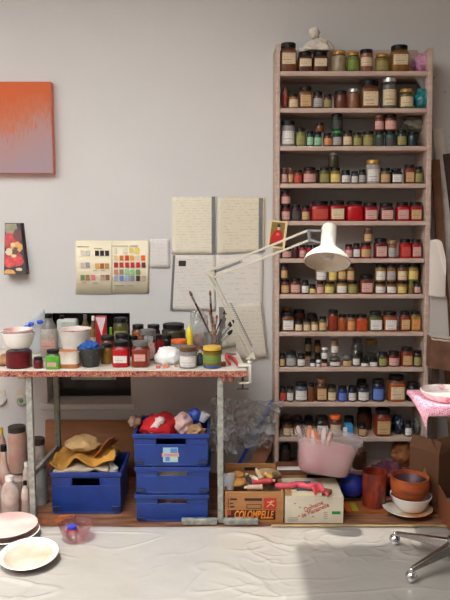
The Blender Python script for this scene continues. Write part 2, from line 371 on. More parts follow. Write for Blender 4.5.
# rows: (centre px, width px, top px, colour, lid, label, shape, place)   place f front, b back, s on front jars, t on back jars
R_, S_, T_, B_, G_ = 'round', 'square', 'straight', 'bottle', 'bulge'
ROWS = [
 [(288.2, 15.5, 43.6, 'amber', 'black', 'cream', S_, 'f'), (305, 13.5, 52.5, 'dark amber', 'black', 'cream', S_, 'f'), (320, 14.2, 52.3, 'dark amber', 'black', 'cream', S_, 'f'),
  (338.6, 15, 51.5, 'cream', 'gold', None, R_, 'f'), (353, 12, 52.6, 'lime green', 'gold', 'green', R_, 'f'), (366, 12.8, 50, 'copper', 'black', 'cream', T_, 'f'),
  (382, 12, 54.5, 'honey', 'gold', 'olive', R_, 'f'), (399, 17, 46, 'golden', 'black', 'cream', S_, 'f')],
 [(293.4, 8.5, 93.6, 'golden', 'black', 'cream', R_, 'f'), (305.4, 13.4, 86.6, 'amber', 'black', 'tan', S_, 'f'), (317.7, 10, 92, 'dark amber', 'black', 'grey', R_, 'f'),
  (327.5, 8, 94.5, 'dark amber', 'black', 'olive', R_, 'f'), (340.7, 13, 91, 'red brown', 'black', None, R_, 'f'), (353.3, 10, 89, 'copper', 'silver', None, R_, 'f'),
  (369.2, 17.4, 81.5, 'amber', 'black', 'cream', S_, 'f'), (389, 14.2, 78, 'grey', 'silver', 'cream', R_, 'f'), (406, 13.5, 89.5, 'olive', 'gold', 'cream', R_, 'f')],
 [(288, 13.5, 121, 'pale grey', 'black', 'white', T_, 'f'), (300.7, 10, 128.5, 'lime green', 'black', 'olive', R_, 'f'), (310, 7.5, 131, 'dark green', 'black', 'mint', R_, 'f'),
  (317.7, 7.5, 132, 'green', 'black', 'mint', R_, 'f'), (319.7, 7.5, 123, 'amber', 'black', None, R_, 's'), (327.5, 8, 133, 'brown', 'black', 'orange', R_, 'f'),
  (336.8, 9.6, 131, 'dark green', 'green', 'grey', T_, 'f'), (336.8, 9.6, 114, 'dark green', 'black', 'dark', T_, 's'), (347.2, 10, 130.5, 'brown', 'black', 'cream', R_, 'f'),
  (357, 9, 132.5, 'olive', 'black', 'olive', R_, 'f'), (368, 12.5, 131.5, 'mustard', 'black', 'olive', R_, 'f'), (379.3, 9, 131.5, 'green', 'black', 'dark', R_, 'f'),
  (378.8, 9, 115, 'red brown', 'brown', 'pink', R_, 's'), (390, 11.5, 131.5, 'teal', 'black', 'dark', R_, 'f'), (390, 11.5, 114.5, 'red brown', 'black', 'pink', R_, 's'),
  (401.4, 10.8, 130, 'dark green', 'black', 'olive', R_, 'f'), (412.5, 10.3, 132, 'dark teal', 'black', None, R_, 'f')],
 [(284.3, 6.5, 168, 'red brown', 'brown', 'pink', R_, 'f'), (290.7, 6, 168, 'red brown', 'brown', 'tan', R_, 'f'), (298, 8.7, 170, 'orange red', 'black', 'red', R_, 'f'),
  (309.3, 12, 167.5, 'red brown', 'black', 'pink', R_, 'f'), (317.2, 5.5, 170, 'brown', 'black', None, R_, 'b'), (324.3, 10, 167.5, 'olive', 'black', 'olive', R_, 'f'),
  (335, 10, 167.5, 'mustard', 'black', 'yellow', R_, 'f'), (333.5, 8.8, 153, 'dark olive', 'grey', None, R_, 's'), (345.5, 8.7, 170, 'black', 'black', 'white', R_, 'f'),
  (354.3, 7.7, 171, 'slate', 'black', 'white', R_, 'f'), (362, 7.5, 169.5, 'black', 'black', 'grey', R_, 'f'), (372.7, 12.5, 160, 'white', 'gold', 'white', T_, 'f'),
  (385, 9.5, 168, 'olive', 'black', 'tan', R_, 'f'), (396, 10.3, 168.5, 'black', 'black', 'white', S_, 'f'), (409, 14, 164.5, 'orange red', 'black', 'tan', S_, 'f'), (422, 10, 166.5, 'dark olive', 'black', 'olive', R_, 'f')],
 [(285.7, 9, 205, 'dark red', 'black', 'pink', R_, 'f'), (285.5, 8.6, 191, 'dark red', 'black', 'pink', R_, 's'), (296, 10, 204.5, 'plum', 'black', 'dark', R_, 'f'),
  (305.5, 8, 205.5, 'dark red', 'black', 'tan', R_, 'f'), (319.3, 17.5, 201, 'red', 'black', 'red', S_, 'f'), (336.7, 15, 200.5, 'red', 'black', 'cream', S_, 'f'),
  (354, 16.4, 201, 'bright red', 'black', None, S_, 'f'), (370, 13.5, 202.5, 'red', 'black', 'pink', S_, 'f'), (386, 13.5, 203, 'dark red', 'black', 'pink', S_, 'f'),
  (402, 16, 202, 'bright red', 'black', 'pink', S_, 'f'), (419, 15, 202, 'red', 'black', 'tan', S_, 'f')],
 [(286.5, 9.9, 246, 'dark red', 'black', 'pink', R_, 'f'), (295.5, 6.6, 245, 'plum', 'black', None, R_, 'f'), (302.4, 6.7, 245, 'red', 'black', 'pink', R_, 'f'),
  (309.3, 6.7, 245, 'red', 'black', None, R_, 'f'), (316.3, 6.5, 245, 'plum', 'black', 'red', R_, 'f'), (348.7, 7.4, 244, 'magenta', 'black', 'pink', R_, 'f'),
  (356.3, 7, 243, 'plum', 'black', 'white', R_, 'f'), (365.6, 9.5, 242.5, 'red', 'black', 'tan', R_, 'f'), (367.8, 7.8, 228, 'dark amber', 'brown', 'tan', R_, 's'),
  (380.4, 13, 238, 'dark red', 'black', 'pink', S_, 'f'), (392, 8, 240.5, 'copper', 'tan', 'grey', R_, 'f'), (404.8, 14.4, 239, 'bright red', 'black', 'red', S_, 'f'), (419.8, 13.2, 239, 'red', 'black', 'pink', S_, 'f')],
 [(285, 8.7, 279, 'red brown', 'black', 'tan', R_, 'f'), (284, 6.5, 264, 'dark amber', 'black', 'tan', R_, 's'), (295.3, 10, 278, 'red brown', 'black', 'pink', R_, 'f'),
  (305, 7, 280, 'black', 'black', 'white', R_, 'f'), (312.4, 6.2, 284, 'dark olive', 'black', 'yellow', R_, 'f'), (320, 7, 281.5, 'salmon', 'black', 'pink', R_, 'f'),
  (329, 9.7, 281, 'mustard', 'black', 'yellow', R_, 'f'), (341.5, 10.3, 280, 'yellow ochre', 'black', 'white', R_, 'f'), (352.4, 9.5, 281, 'mustard', 'black', 'olive', R_, 'f'),
  (321, 10, 264.5, 'amber', 'black', 'white', R_, 's'), (332.5, 7.5, 265, 'yellow ochre', 'black', 'yellow', R_, 's'), (342, 8.3, 265, 'golden', 'black', 'tan', R_, 's'), (350.7, 7.5, 264, 'amber', 'black', 'tan', R_, 's'),
  (366, 13, 275, 'red brown', 'black', 'pink', S_, 'f'), (379.8, 10.5, 281, 'golden', 'black', 'white', R_, 'f'), (391, 9.7, 281, 'amber', 'black', 'white', R_, 'f'),
  (401.7, 9.5, 281, 'yellow ochre', 'black', 'yellow', R_, 'f'), (411, 7, 280.5, 'honey', 'green', None, R_, 'f'), (420.4, 9.6, 281.5, 'dark brown', 'black', 'pink', R_, 'f'),
  (380.4, 10.4, 264, 'yellow ochre', 'black', 'white', R_, 's'), (391, 9.6, 264, 'golden', 'black', 'grey', R_, 's'), (402, 10, 264, 'amber', 'black', 'cream', R_, 's'), (412.8, 9.6, 264, 'yellow ochre', 'black', 'yellow', R_, 's')],
 [(287.7, 13, 312, 'amber', 'black', 'white', S_, 'f'), (286, 9, 307.5, 'brown', 'gold', None, R_, 'b'), (298.5, 7.4, 319, 'dark brown', 'black', 'cream', R_, 'f'),
  (299, 11, 309.5, 'red brown', 'black', None, R_, 'b'), (306.7, 7.4, 319, 'tan', 'black', 'cream', R_, 'f'), (314.6, 7.4, 319, 'honey', 'black', 'cream', R_, 'f'), (312, 10, 313, 'dark brown', 'black', None, R_, 'b'),
  (322.6, 7.3, 316, 'olive', 'black', 'tan', R_, 'f'), (333, 10.5, 309.5, 'orange red', 'black', None, R_, 'f'), (342.4, 8.4, 314, 'orange', 'black', None, R_, 'f'),
  (351.2, 8.6, 314, 'salmon', 'black', 'orange', R_, 'f'), (361.3, 11, 314, 'bright orange', 'black', None, S_, 'f'), (375, 13.5, 311, 'olive', 'black', 'white', S_, 'f'),
  (389.6, 13.4, 311, 'orange', 'black', 'white', S_, 'f'), (404.7, 13.5, 311, 'orange red', 'black', 'tan', S_, 'f'), (418.7, 12.8, 310.5, 'yellow ochre', 'black', 'orange', S_, 'f')],
 [(282.2, 5, 353, 'dark brown', 'black', 'tan', R_, 'f'), (291, 10.7, 351.5, 'blue grey', 'black', 'grey', R_, 'f'), (301, 8, 353.5, 'black', 'black', 'white', R_, 'f'),
  (308, 6.4, 352, 'amber', 'black', 'tan', R_, 'b'), (308, 6.4, 338, 'dark green', 'black', 'cream', R_, 't'), (317.4, 6, 353, 'dark olive', 'black', None, R_, 'b'), (317.4, 6, 340, 'amber', 'black', 'tan', R_, 't'),
  (312.6, 6, 359, 'slate', 'black', 'white', R_, 'f'), (318.3, 4.5, 360, 'blue grey', 'white', 'white', R_, 'f'), (324.2, 6, 359, 'brown', 'black', 'pink', R_, 'f'), (324.4, 6, 347.5, 'clear', 'white', 'white', R_, 's'),
  (334.6, 10.4, 353, 'clear', 'silver', 'white', B_, 'f'), (334.6, 7, 340, 'tan', 'brown', 'white', R_, 's'), (346.7, 9.8, 355.5, 'clear', 'grey', 'tan', R_, 'f'),
  (356, 8, 345, 'clear', 'grey', 'white', B_, 'f'), (357, 13, 338, 'clear', 'grey', None, G_, 'b'), (371, 13, 340, 'clear', 'gold', None, R_, 'b'),
  (364.3, 7.5, 359, 'black', 'black', 'white', R_, 'f'), (373, 8, 357.5, 'navy', 'black', 'white', R_, 'f'), (382.6, 9, 352, 'dark olive', 'black', 'olive', R_, 'f'),
  (393.4, 10.8, 351, 'dark red', 'black', 'pink', R_, 'f'), (406.4, 13.3, 347, 'orange red', 'black', 'tan', S_, 'f'), (417.6, 8.4, 350, 'dark brown', 'black', 'olive', R_, 'f')],
 [(283, 6.5, 386, 'dark brown', 'black', 'red', R_, 'f'), (290, 7, 386, 'grey', 'black', 'white', R_, 'f'), (301, 13.4, 382, 'blue grey', 'black', 'white', R_, 'f'),
  (311.4, 6.4, 383, 'amber', 'black', None, R_, 'f'), (321.4, 11.4, 378.5, 'dark amber', 'brown', 'tan', S_, 'f'), (331.8, 9.2, 385, 'olive', 'black', 'cream', R_, 'f'),
  (342.3, 8.2, 386, 'blue', 'black', 'blue', R_, 'f'), (352, 7.5, 386, 'navy', 'black', 'white', R_, 'f'), (363, 10.6, 384.5, 'slate', 'black', 'white', R_, 'f'), (361.5, 9.5, 379, 'slate', 'black', None, R_, 'b'),
  (378, 11.4, 379, 'navy', 'black', 'blue', R_, 'f'), (396, 16.8, 375, 'orange', 'black', 'cream', S_, 'f'), (412.5, 11, 382, 'black', 'black', None, R_, 'f')],
 [(288, 10.5, 421, 'amber', 'black', 'cream', R_, 'f'), (285.8, 10.5, 415, 'brown', 'tan', None, R_, 'b'), (298.6, 10, 421, 'dark amber', 'black', 'cream', R_, 'f'), (297.5, 9, 415.5, 'dark amber', 'brown', None, R_, 'b'),
  (309.3, 10, 421, 'amber', 'black', 'tan', R_, 'f'), (308.5, 9, 416, 'dark brown', 'black', None, R_, 'b'), (321.8, 13.2, 416, 'dark brown', 'black', 'white', S_, 'f'),
  (335.3, 11, 415, 'red brown', 'orange', 'cream', R_, 'f'), (348.5, 9.5, 416, 'dark brown', 'black', None, R_, 'b'), (362.3, 8, 423, 'dark brown', 'black', 'tan', R_, 'f'),
  (364.4, 15, 408, 'dark amber', 'black', None, R_, 'b'), (382.4, 16, 408.5, 'orange red', 'black', 'tan', S_, 'f'), (408, 6.5, 421, 'slate', 'black', 'white', R_, 'f')],
 [(285.5, 10, 444, 'dark brown', 'black', None, R_, 'f'), (306, 18, 446, 'dark brown', 'black', None, R_, 'f'), (329, 17, 443, 'dark red', 'black', None, R_, 'f'), (359, 12, 447, 'brown', 'brown', None, R_, 'f')],
]
JB = {}
def place_row(k, row):
    z0 = SZ[k]; recs = []
    for (c, w, top, col, lid, lab, shape, pl) in row:
        r = w * .5 * SF / F * (1.055 if w > 12 else 1.15)
        recs.append(dict(c=c, w=w, top=top, col=col, lid=lid, lab=lab, shape=shape, pl=pl, r=r))
    for q in recs:
        q['Y'] = (SF + .01 + q['r']) if q['pl'] in 'fs' else (SB - .004 - q['r'])
    for q in recs: q['X'] = xx(q['c'], q['top'] + 12, q['Y'])
    a, b = SHX[k]
    for q in recs: q['X'] = min(max(q['X'], a + q['r'] + .001), b - q['r'] - .001)
    for pl in 'fsbt':                       # no two of a row may overlap
        rr = sorted([q for q in recs if q['pl'] == pl], key=lambda q: q['X'])
        for _ in range(3):
            for p, q in zip(rr, rr[1:]):
                gap = q['X'] - p['X'] - p['r'] - q['r'] - .0006
                if gap < 0:
                    t = (q['X'] - p['X'] - .0008) / (p['r'] + q['r']); p['r'] *= t; q['r'] *= t
    for q in recs:
        if q['pl'] == 'b':
            for p in recs:
                if p['pl'] == 'f':
                    dd = math.hypot(p['X'] - q['X'], p['Y'] - q['Y']) - p['r'] - q['r'] - .001
                    if p['shape'] == 'square': dd -= .006
                    if dd < 0: q['r'] = max(.012, q['r'] + dd)
            q['Y'] = SB - .003 - q['r']
    for q in recs:
        if q['pl'] in 'fb': q['z'] = z0
    for q in recs:
        q['h'] = None
        if q['pl'] in 'fb': q['h'] = zz(q['top'], q['Y']) - z0
    for q in recs:
        if q['pl'] in 'st':
            base = [p for p in recs if p['pl'] == ('f' if q['pl'] == 's' else 'b') and abs(p['X'] - q['X']) < (p['r'] + q['r']) * .8]
            best = max(base, key=lambda p: p['h']); q['z'] = z0 + best['h']; q['h'] = zz(q['top'], q['Y']) - q['z']; q['base'] = min(base, key=lambda p: abs(p['X'] - q['X']))
    fr = sorted([q for q in recs if q['pl'] == 'f'], key=lambda q: q['X'])
    for i, q in enumerate(fr): q['ord'] = ORD[i]
    shelf = ('top' if k == 0 else 'bottom' if k == 11 else ORD[k]) + ' shelf'
    for q in recs:
        size = 'tall ' if q['h'] / (2 * q['r']) > 1.75 else 'small ' if q['w'] < 8 else 'large ' if q['w'] > 14.5 else ''
        s = size + q['col'] + (' glass' if q['col'] == 'clear' else '') + ' jar, ' + q['lid'] + ' lid, ' + ((q['lab'] + ' label, ') if q['lab'] else '')
        if q['pl'] == 'f': s += q['ord'] + ' from left in front on ' + shelf
        elif q['pl'] in 'st':
            p = q['base']; s += 'stacked above ' + (p['ord'] + ' front jar' if 'ord' in p else 'back row ' + p['col'] + ' jar') + ', ' + shelf
        else:
            p = min(fr, key=lambda p: abs(p['X'] - q['X'])); s += 'half hidden behind ' + p['ord'] + ' front jar, ' + shelf
        t = thing('jar', s, 'jar', (q['X'], q['Y'], q['z']), 'pigment jars on the tall shelves')
        jar_parts(t, (q['X'], q['Y'], q['z']), q['r'], q['h'], q['col'], q['lid'], q['lab'], q['shape'],
                  labz=(.3, .74) if (q['top'] < 60 and q['lab'] == 'cream') else None)
for k, row in enumerate(ROWS): place_row(k, row)

# ------------------------------------------------------------------ bags and bundles on the shelves
def wpx(px, py, Y): return px * (Y * cP + (CH - zz(py, Y)) * sP) / F      # width in metres of px pixels at depth Y
# white knotted cloth bundle on two jars
Y = 3.575; c = at(316.5, 52.2, Y); M_cl = mat('unbleached_cloth', (216, 206, 190), .9, var=.15, scale=30, bump=.3, bscale=50)
t = thing('cloth_bundle', 'white knotted cloth bundle sitting on two jars on top shelf', 'bundle', c)
m = MB()
def skirt(u, v):
    a = 2 * PI * u; rr = (.068 * (1 - v ** 1.6) + .012) * (1 + .10 * math.sin(6 * a + 2 + 3 * v) + .35 * noise.noise(Vector((math.cos(a) * 1.8, math.sin(a) * 1.8, v * 3))))
    return c + Vector((rr * math.cos(a) + .004, rr * math.sin(a) * .62, .001 + .066 * v + .022 * max(0, math.cos(a)) * (1 - v) * v * 4 + .012 * noise.noise(Vector((math.cos(a) * 3, math.sin(a) * 3, v * 4))) * (v > .05)))
m.grid(skirt, 64, 14).build('cloth_skirt', M_cl, t, ang=180, solid=.002)
MB().blob(c + Vector((-.012, -.006, .092)), (.027, .025, .030), 3, .3, 2.5).build('knotted_head', M_cl, t, ang=180)
MB().tube([c + Vector((.026 * .5 * math.cos(a) - .003, .013 * math.sin(a), .073)) for a in [i * PI / 8 for i in range(17)]], .003, 6).build('tie', mat('grey_string', (150, 140, 128), .8), t)
def bag(name, label, cx, py0, py1, pw, Y, mats, seed, cat='bag', knot=None, amp=.35, z0=None, dy=.05, freq=2.4):
    c0 = at(cx, py1, Y); zt = zz(py0, Y); zb = c0.z if z0 is None else z0
    h = zt - zb; w = wpx(pw, py1, Y)
    root = thing(name, label, cat, (c0.x, Y, zb))
    f = .62 if knot else .5
    M_ = mats[0] if isinstance(mats, (list, tuple)) else mats
    hb = h * (knot or 1.0)
    mb = MB().blob((c0.x, Y, zb + hb * .5), (w * .5, dy, hb * .56), seed, amp, freq, 4, flat=-hb * .5)
    mb.build('bag_body', M_, root, ang=180)
    if knot:
        zk = zb + hb * .93
        def nk(u, v):
            a = 2 * PI * u; r = (.010 + .034 * v ** 1.5) * (1 + .35 * math.sin(5 * a + v))
            return Vector((c0.x + w * .08 + r * math.cos(a), Y + r * .7 * math.sin(a), zk + (zt - zk) * v))
        MB().grid(nk, 30, 6).build('bag_neck', mats[1], root, ang=180)
    return root
bag('plastic_bag', 'crumpled pink plastic bag at right end of top shelf', 420.5, 55, 71.5, 15, 3.6, mat('pink_plastic', (214, 146, 180), .35, var=.2, scale=40, coat=.4, bump=.5, bscale=60), 4, z0=SZ[0] + .001, amp=.3, dy=.05)
bag('pigment_bag', 'teal pigment in a clear plastic bag tied at top, second shelf', 422.3, 77, 108.5, 18.5, 3.575, [mat('teal_powder_in_plastic', (20, 124, 132), .3, coat=.6, var=.25, scale=20, bump=.3, bscale=50), clear_mat('pale_film', milk=.5, milkcol=(200, 206, 206), rough=.15, gloss=1)], 5, z0=SZ[1] + .001, knot=.62, amp=.25, dy=.05)
bag('plastic_pouch', 'small clear pouch with red contents at left end of second shelf', 284.6, 89, 107.5, 6.5, 3.6, mat('rosy_pouch', (176, 130, 112), .3, col2=(190, 60, 50), scale=22, coat=.4), 6, z0=SZ[1] + .001, amp=.25, dy=.03)
bag('plastic_bag', 'crumpled grey green plastic bag behind dark green jars, third shelf', 413.5, 117, 131, 24, 3.63, mat('grey_green_plastic', (126, 124, 104), .35, var=.35, scale=30, coat=.4, bump=.4, bscale=40), 8, z0=zz(131.5, 3.6), amp=.3, dy=.04)
t = thing('packet', 'light blue and white packet on the shelf above the translucent tub', 'packet', at(347.2, 437, 3.555))
a, b = at(343, 437, 3.555), at(352.5, 424, 3.555)
MB().box((a.x + .008, 3.535, SZ[10] + .0005), (b.x, 3.585, b.z)).build('blue_wrapper', mat('light_blue_card', (60, 150, 206), .45, var=.2, scale=30), t, bevel=.004)
MB().box((a.x - .004, 3.531, SZ[10] + .002), (a.x + .018, 3.5345, b.z - .012)).build('white_panel', mat('white_card', (222, 220, 214), .6), t)
bag('plastic_bag', 'dark navy plastic bag on the shelf right of large orange red jar', 397.5, 416, 437, 12, 3.6, mat('navy_plastic', (30, 38, 60), .3, var=.3, scale=30, coat=.6, bump=.5, bscale=40), 9, z0=SZ[10] + .001, amp=.35)
bag('plastic_bag', 'grey plastic bag at the right end of eleventh shelf', 416.2, 419, 437.3, 7, 3.58, mat('grey_plastic', (96, 92, 86), .3, var=.3, scale=30, coat=.6, bump=.5, bscale=40), 10, z0=SZ[10] + .001, amp=.25, dy=.035)
bag('paper_bag', 'crumpled brown paper bag on the bottom shelf at right', 401, 441, 470, 19, 3.59, mat('kraft_paper', (150, 88, 46), .8, var=.3, scale=14, bump=.5, bscale=30), 11, 'bag', z0=SZ[11] + .001, amp=.4, dy=.055)

# ------------------------------------------------------------------ things on the wall
def panel(mb, x0, x1, y0, y1, Yf, Yb, mi=0, skew=0):
    a, b = at(x0, y1, Yf), at(x1, y0, Yf)
    return mb.box((a.x, Yf, a.z), (b.x, Yb, b.z), mi)
# big orange canvas
t0 = at(20, 173, WY - .06); a, b = at(-42, 173, WY - .055), at(50.5, 81.5, WY - .055)
t = thing('painting', 'large canvas fading from orange to mauve hung high at left', 'painting', (0.5 * (a.x + b.x), WY - .03, a.z))
pm = bpy.data.materials.new('orange_to_mauve_paint'); pm.use_nodes = True
N, L = pm.node_tree.nodes, pm.node_tree.links; bs = N['Principled BSDF']; setin(bs, 'Roughness', .75)
tc = N.new('ShaderNodeTexCoord'); sp = N.new('ShaderNodeSeparateXYZ'); L.new(tc.outputs['Generated'], sp.inputs[0])
mp = N.new('ShaderNodeMapping'); mp.inputs['Scale'].default_value = (46, 1, 9); L.new(tc.outputs['Generated'], mp.inputs[0])
nz = N.new('ShaderNodeTexNoise'); setin(nz, 'Scale', 1.0); setin(nz, 'Detail', 5.0); L.new(mp.outputs[0], nz.inputs['Vector'])
mp2 = N.new('ShaderNodeMapping'); mp2.inputs['Scale'].default_value = (3, 1, 2); L.new(tc.outputs['Generated'], mp2.inputs[0])
nz2 = N.new('ShaderNodeTexNoise'); setin(nz2, 'Scale', 1.0); L.new(mp2.outputs[0], nz2.inputs['Vector'])
def mth(op, x, y):
    n = N.new('ShaderNodeMath'); n.operation = op
    for i, v in enumerate((x, y)):
        if isinstance(v, (int, float)): n.inputs[i].default_value = v
        else: L.new(v, n.inputs[i])
    return n.outputs[0]
fac = mth('ADD', mth('ADD', sp.outputs['Z'], mth('MULTIPLY', mth('SUBTRACT', nz.outputs['Fac'], .5), .55)), mth('MULTIPLY', mth('SUBTRACT', nz2.outputs['Fac'], .5), .35))
fac = mth('SUBTRACT', fac, mth('MULTIPLY', mth('SUBTRACT', sp.outputs['X'], .75), .35))
rp = N.new('ShaderNodeValToRGB'); cr = rp.color_ramp
for p, cc in ((.12, (160, 136, 142)), (.42, (172, 132, 128)), (.6, (186, 108, 78)), (.85, (198, 92, 44))):
    e = cr.elements.new(p); e.color = lin(cc) + (1,)
cr.elements.remove(cr.elements[0]); cr.elements.remove(cr.elements[-1])
L.new(fac, rp.inputs['Fac']); L.new(rp.outputs['Color'], bs.inputs['Base Color'])
MB().box((a.x + .001, WY - .0565, a.z + .001), (b.x - .001, WY - .052, b.z - .001)).build('painted_face', pm, t, smooth=False)
MB().box((a.x, WY - .052, a.z), (b.x, WY - .001, b.z)).build('canvas_edge', mat('salmon_canvas_edge', (236, 134, 108), .75), t, smooth=False)
# small wedge-shaped floral painting: narrow at top, bottom edge standing out from the wall
t = thing('painting', 'small wedge shaped painting of red flowers on the wall at left', 'painting', at(15, 274, WY))
Yt, Yb = WY - .012, WY - .07
f = [at(5, 223, Yt), at(20.5, 223, Yt), at(26, 274.5, Yb), at(4, 274.5, Yb)]
bk = [Vector((p.x, WY - .001, p.z)) for p in f]; bk[1].x = at(24, 223, WY).x; bk[2].x = at(29.5, 274, WY).x
mb = MB(); mb.add(f + bk, [(3, 2, 1, 0), (0, 1, 5, 4), (2, 3, 7, 6), (3, 0, 4, 7)], 0); mb.add(f + bk, [(1, 2, 6, 5)], 0)
mb.build('painted_block', ramp_mat('dark_canvas_edge', [(.3, (30, 24, 24)), (.6, (66, 44, 40)), (.75, (150, 90, 60))], 20), t, smooth=False)
def onface(u, v):                          # u right, v down on the front face
    p = f[0].lerp(f[1], u); q = f[3].lerp(f[2], u); return p.lerp(q, v) + Vector((0, -.0015, .0))
def petal(u, v, ru, rv, mi, seed, mb):
    K = 18; pts = [onface(min(.98, max(.02, u + ru * (1 + .3 * noise.noise(Vector((math.cos(i * 2 * PI / K) * 1.6, math.sin(i * 2 * PI / K) * 1.6, seed)))) * math.cos(i * 2 * PI / K))), min(.985, max(.015, v + rv * (1 + .3 * noise.noise(Vector((math.cos(i * 2 * PI / K) * 1.6, 5, seed)))) * math.sin(i * 2 * PI / K)))) - Vector((0, .0003 * mi + .0001 * seed, 0)) for i in range(K)]
    mb.add(pts, [list(reversed(range(K)))], mi)
mb = MB(); mb.add([onface(0, 0), onface(1, 0), onface(1, 1), onface(0, 1)], [(3, 2, 1, 0)], 0)
for s_, (u, v, ru, rv, mi) in enumerate([(.4, .1, .44, .14, 1), (.3, .34, .46, .15, 2), (.78, .24, .3, .12, 5), (.7, .3, .2, .08, 2), (.66, .47, .34, .10, 3), (.56, .56, .2, .05, 6), (.25, .56, .2, .07, 7), (.42, .70, .5, .16, 2), (.3, .76, .3, .11, 4), (.66, .74, .26, .10, 4), (.6, .5, .12, .03, 6), (.25, .96, .26, .06, 3), (.46, .42, .12, .04, 7), (.72, .90, .16, .03, 7), (.5, .64, .14, .03, 7), (.36, .28, .14, .04, 4)]):
    petal(u, v, ru, rv, mi, s_, mb)
flm = [mat('paint_dark_ground', (40, 34, 34), .5), mat('paint_sage', (150, 146, 118), .5, var=.3, scale=30), mat('paint_red', (206, 40, 34), .45, col2=(150, 24, 30), scale=30), mat('paint_yellow', (224, 160, 80), .45, var=.3, scale=40), mat('paint_crimson', (180, 22, 36), .45, col2=(222, 70, 60), scale=40), mat('paint_maroon', (110, 30, 30), .45, var=.4, scale=30), mat('paint_umber', (90, 66, 36), .5, var=.3, scale=40), mat('paint_pale', (216, 190, 150), .5)]
mb.build('flower_picture', flm, t, smooth=False)
# colour chart booklet
c0 = at(112, 294, WY); t = thing('colour_chart', 'open booklet of paint colour swatches pinned to the wall', 'booklet', c0)
lf = [at(75.5, 241, WY - .008), at(112, 240.5, WY - .008), at(112, 294, WY - .008), at(75, 294, WY - .008)]
def page(name, x0, x1, y0, y1, spine_left):
    def fn(u, v):
        p = at(x0 + (x1 - x0) * u, y1 + (y0 - y1) * v, WY - .006); k = u if spine_left else 1 - u
        return p + Vector((0, .004 * (1 - math.exp(-k * 8)) - .004, 0))
    return MB().grid(fn, 14, 2).build(name, mat('cream_page', (240, 228, 198), .8, var=.06, scale=5), t, ang=180, solid=.0012)
page('left_page', 75.5, 112.2, 240.6, 294, False); page('right_page', 112.4, 149, 240.6, 293.5, True)
SW = [[(82.5, 253, (222, 214, 196)), (87.5, 253, (206, 214, 200)), (97, 253.2, (26, 24, 26)), (102, 253.2, (30, 28, 34)), (107, 253.2, (28, 28, 34)), (82.5, 265, (206, 190, 176)), (87.5, 265, (150, 150, 156)), (97, 266, (214, 158, 74)), (102, 266, (178, 90, 44)), (107, 266, (186, 136, 70)),
       (82.5, 277.5, (120, 132, 86)), (87.5, 277.5, (158, 130, 76)), (93, 277.5, (222, 112, 122)), (102.5, 277.5, (170, 140, 122)), (107.5, 277.5, (140, 84, 70))],
      [(115, 251, (226, 214, 186)), (125, 251, (224, 216, 196)), (131, 250.5, (232, 214, 120)), (137, 250.5, (234, 206, 70)), (115.5, 258, (226, 206, 160)), (121.5, 258, (212, 120, 36)), (127, 258, (196, 52, 34)), (132, 258, (226, 164, 62)), (137, 258, (226, 212, 190)), (143, 258, (232, 96, 30)),
       (116, 265, (168, 40, 36)), (121.5, 265, (180, 52, 36)), (127, 265, (182, 30, 36)), (132.5, 265, (190, 26, 40)), (138, 265, (196, 26, 54)), (143.5, 265, (110, 26, 32)),
       (116, 272, (206, 128, 116)), (121.5, 272, (140, 130, 110)), (127, 272, (140, 190, 150)), (132.5, 272, (130, 196, 140)), (138, 272, (110, 130, 60)),
       (116, 278.5, (146, 156, 176)), (121.5, 278.5, (92, 120, 196)), (127, 278.5, (136, 162, 190)), (132.5, 278.5, (124, 134, 150)), (138, 278.5, (36, 34, 38)), (143.5, 278.5, (176, 160, 130))]]
for side in SW:
    mb = MB(); ms = []
    for i, (px, py, cc) in enumerate(side):
        mb.box(at(px - 1.9, py + 2.6, WY - .0125), at(px + 1.9, py - 2.6, WY - .0125) + Vector((0, .001, 0)), i); ms.append(mat('swatch_ink', cc, .5))
    mb.build('printed_swatches', ms, t, smooth=False)
mb = MB()
for (px, py, w) in ((83, 246.5, 12), (98, 248.5, 8), (120, 246, 16), (134, 246, 8), (119, 285.5, 10), (130, 285.5, 6), (95, 270.5, 4), (103, 270.5, 4), (84, 282.5, 5), (95, 283, 5)):
    mb.box(at(px - w / 2, py + .35, WY - .0122), at(px + w / 2, py - .35, WY - .0122) + Vector((0, .0006, 0)))
mb.build('printed_captions', mat('grey_caption_ink', (176, 160, 130), .8), t, smooth=False)
# handwritten sheets
def sheet_of_paper(label, px, m, Y=WY - .004, bars=(), ns=None, curl=.0, dark=None):
    q = [at(x, y, Y) for x, y in px]        # corners: bl, br, tr, tl
    t = thing('handwritten_sheet', label, 'paper', (q[0] + q[1]) / 2, 'handwritten sheets pinned to the wall')
    def fn(u, v):
        p = q[0].lerp(q[1], u).lerp(q[3].lerp(q[2], u), v)
        return p + Vector((0, -.004 * abs(math.sin(u * 5 + v * 3)) - curl * max(0, .35 - v) ** 2 * 6, 0))
    MB().grid(fn, 12, 12).build('paper', m, t, ang=180, solid=.0008)
    for u0, u1, v0, v1, cc in bars:
        MB().grid(lambda u, v: fn(u0 + (u1 - u0) * u, v0 + (v1 - v0) * v) + Vector((0, -.0012, 0)), 2, 12).build('dark_strip', mat('strip_ink', cc, .7, var=.2, scale=12), t, ang=180)
    return t
HP = [paper_mat('yellowed_note_paper', (232, 224, 200), lines=22, words=12, amount=.2, ink=(120, 100, 90)), paper_mat('tan_note_paper', (222, 212, 188), lines=20, words=10, amount=.22, ink=(120, 100, 90)), paper_mat('pale_note_paper', (222, 216, 206), lines=18, words=9, amount=.16), paper_mat('pale_ledger_paper', (220, 213, 203), lines=16, words=8, amount=.15), paper_mat('loose_note_paper', (212, 202, 186), lines=16, words=10, amount=.16)]
GB = (118, 116, 114)
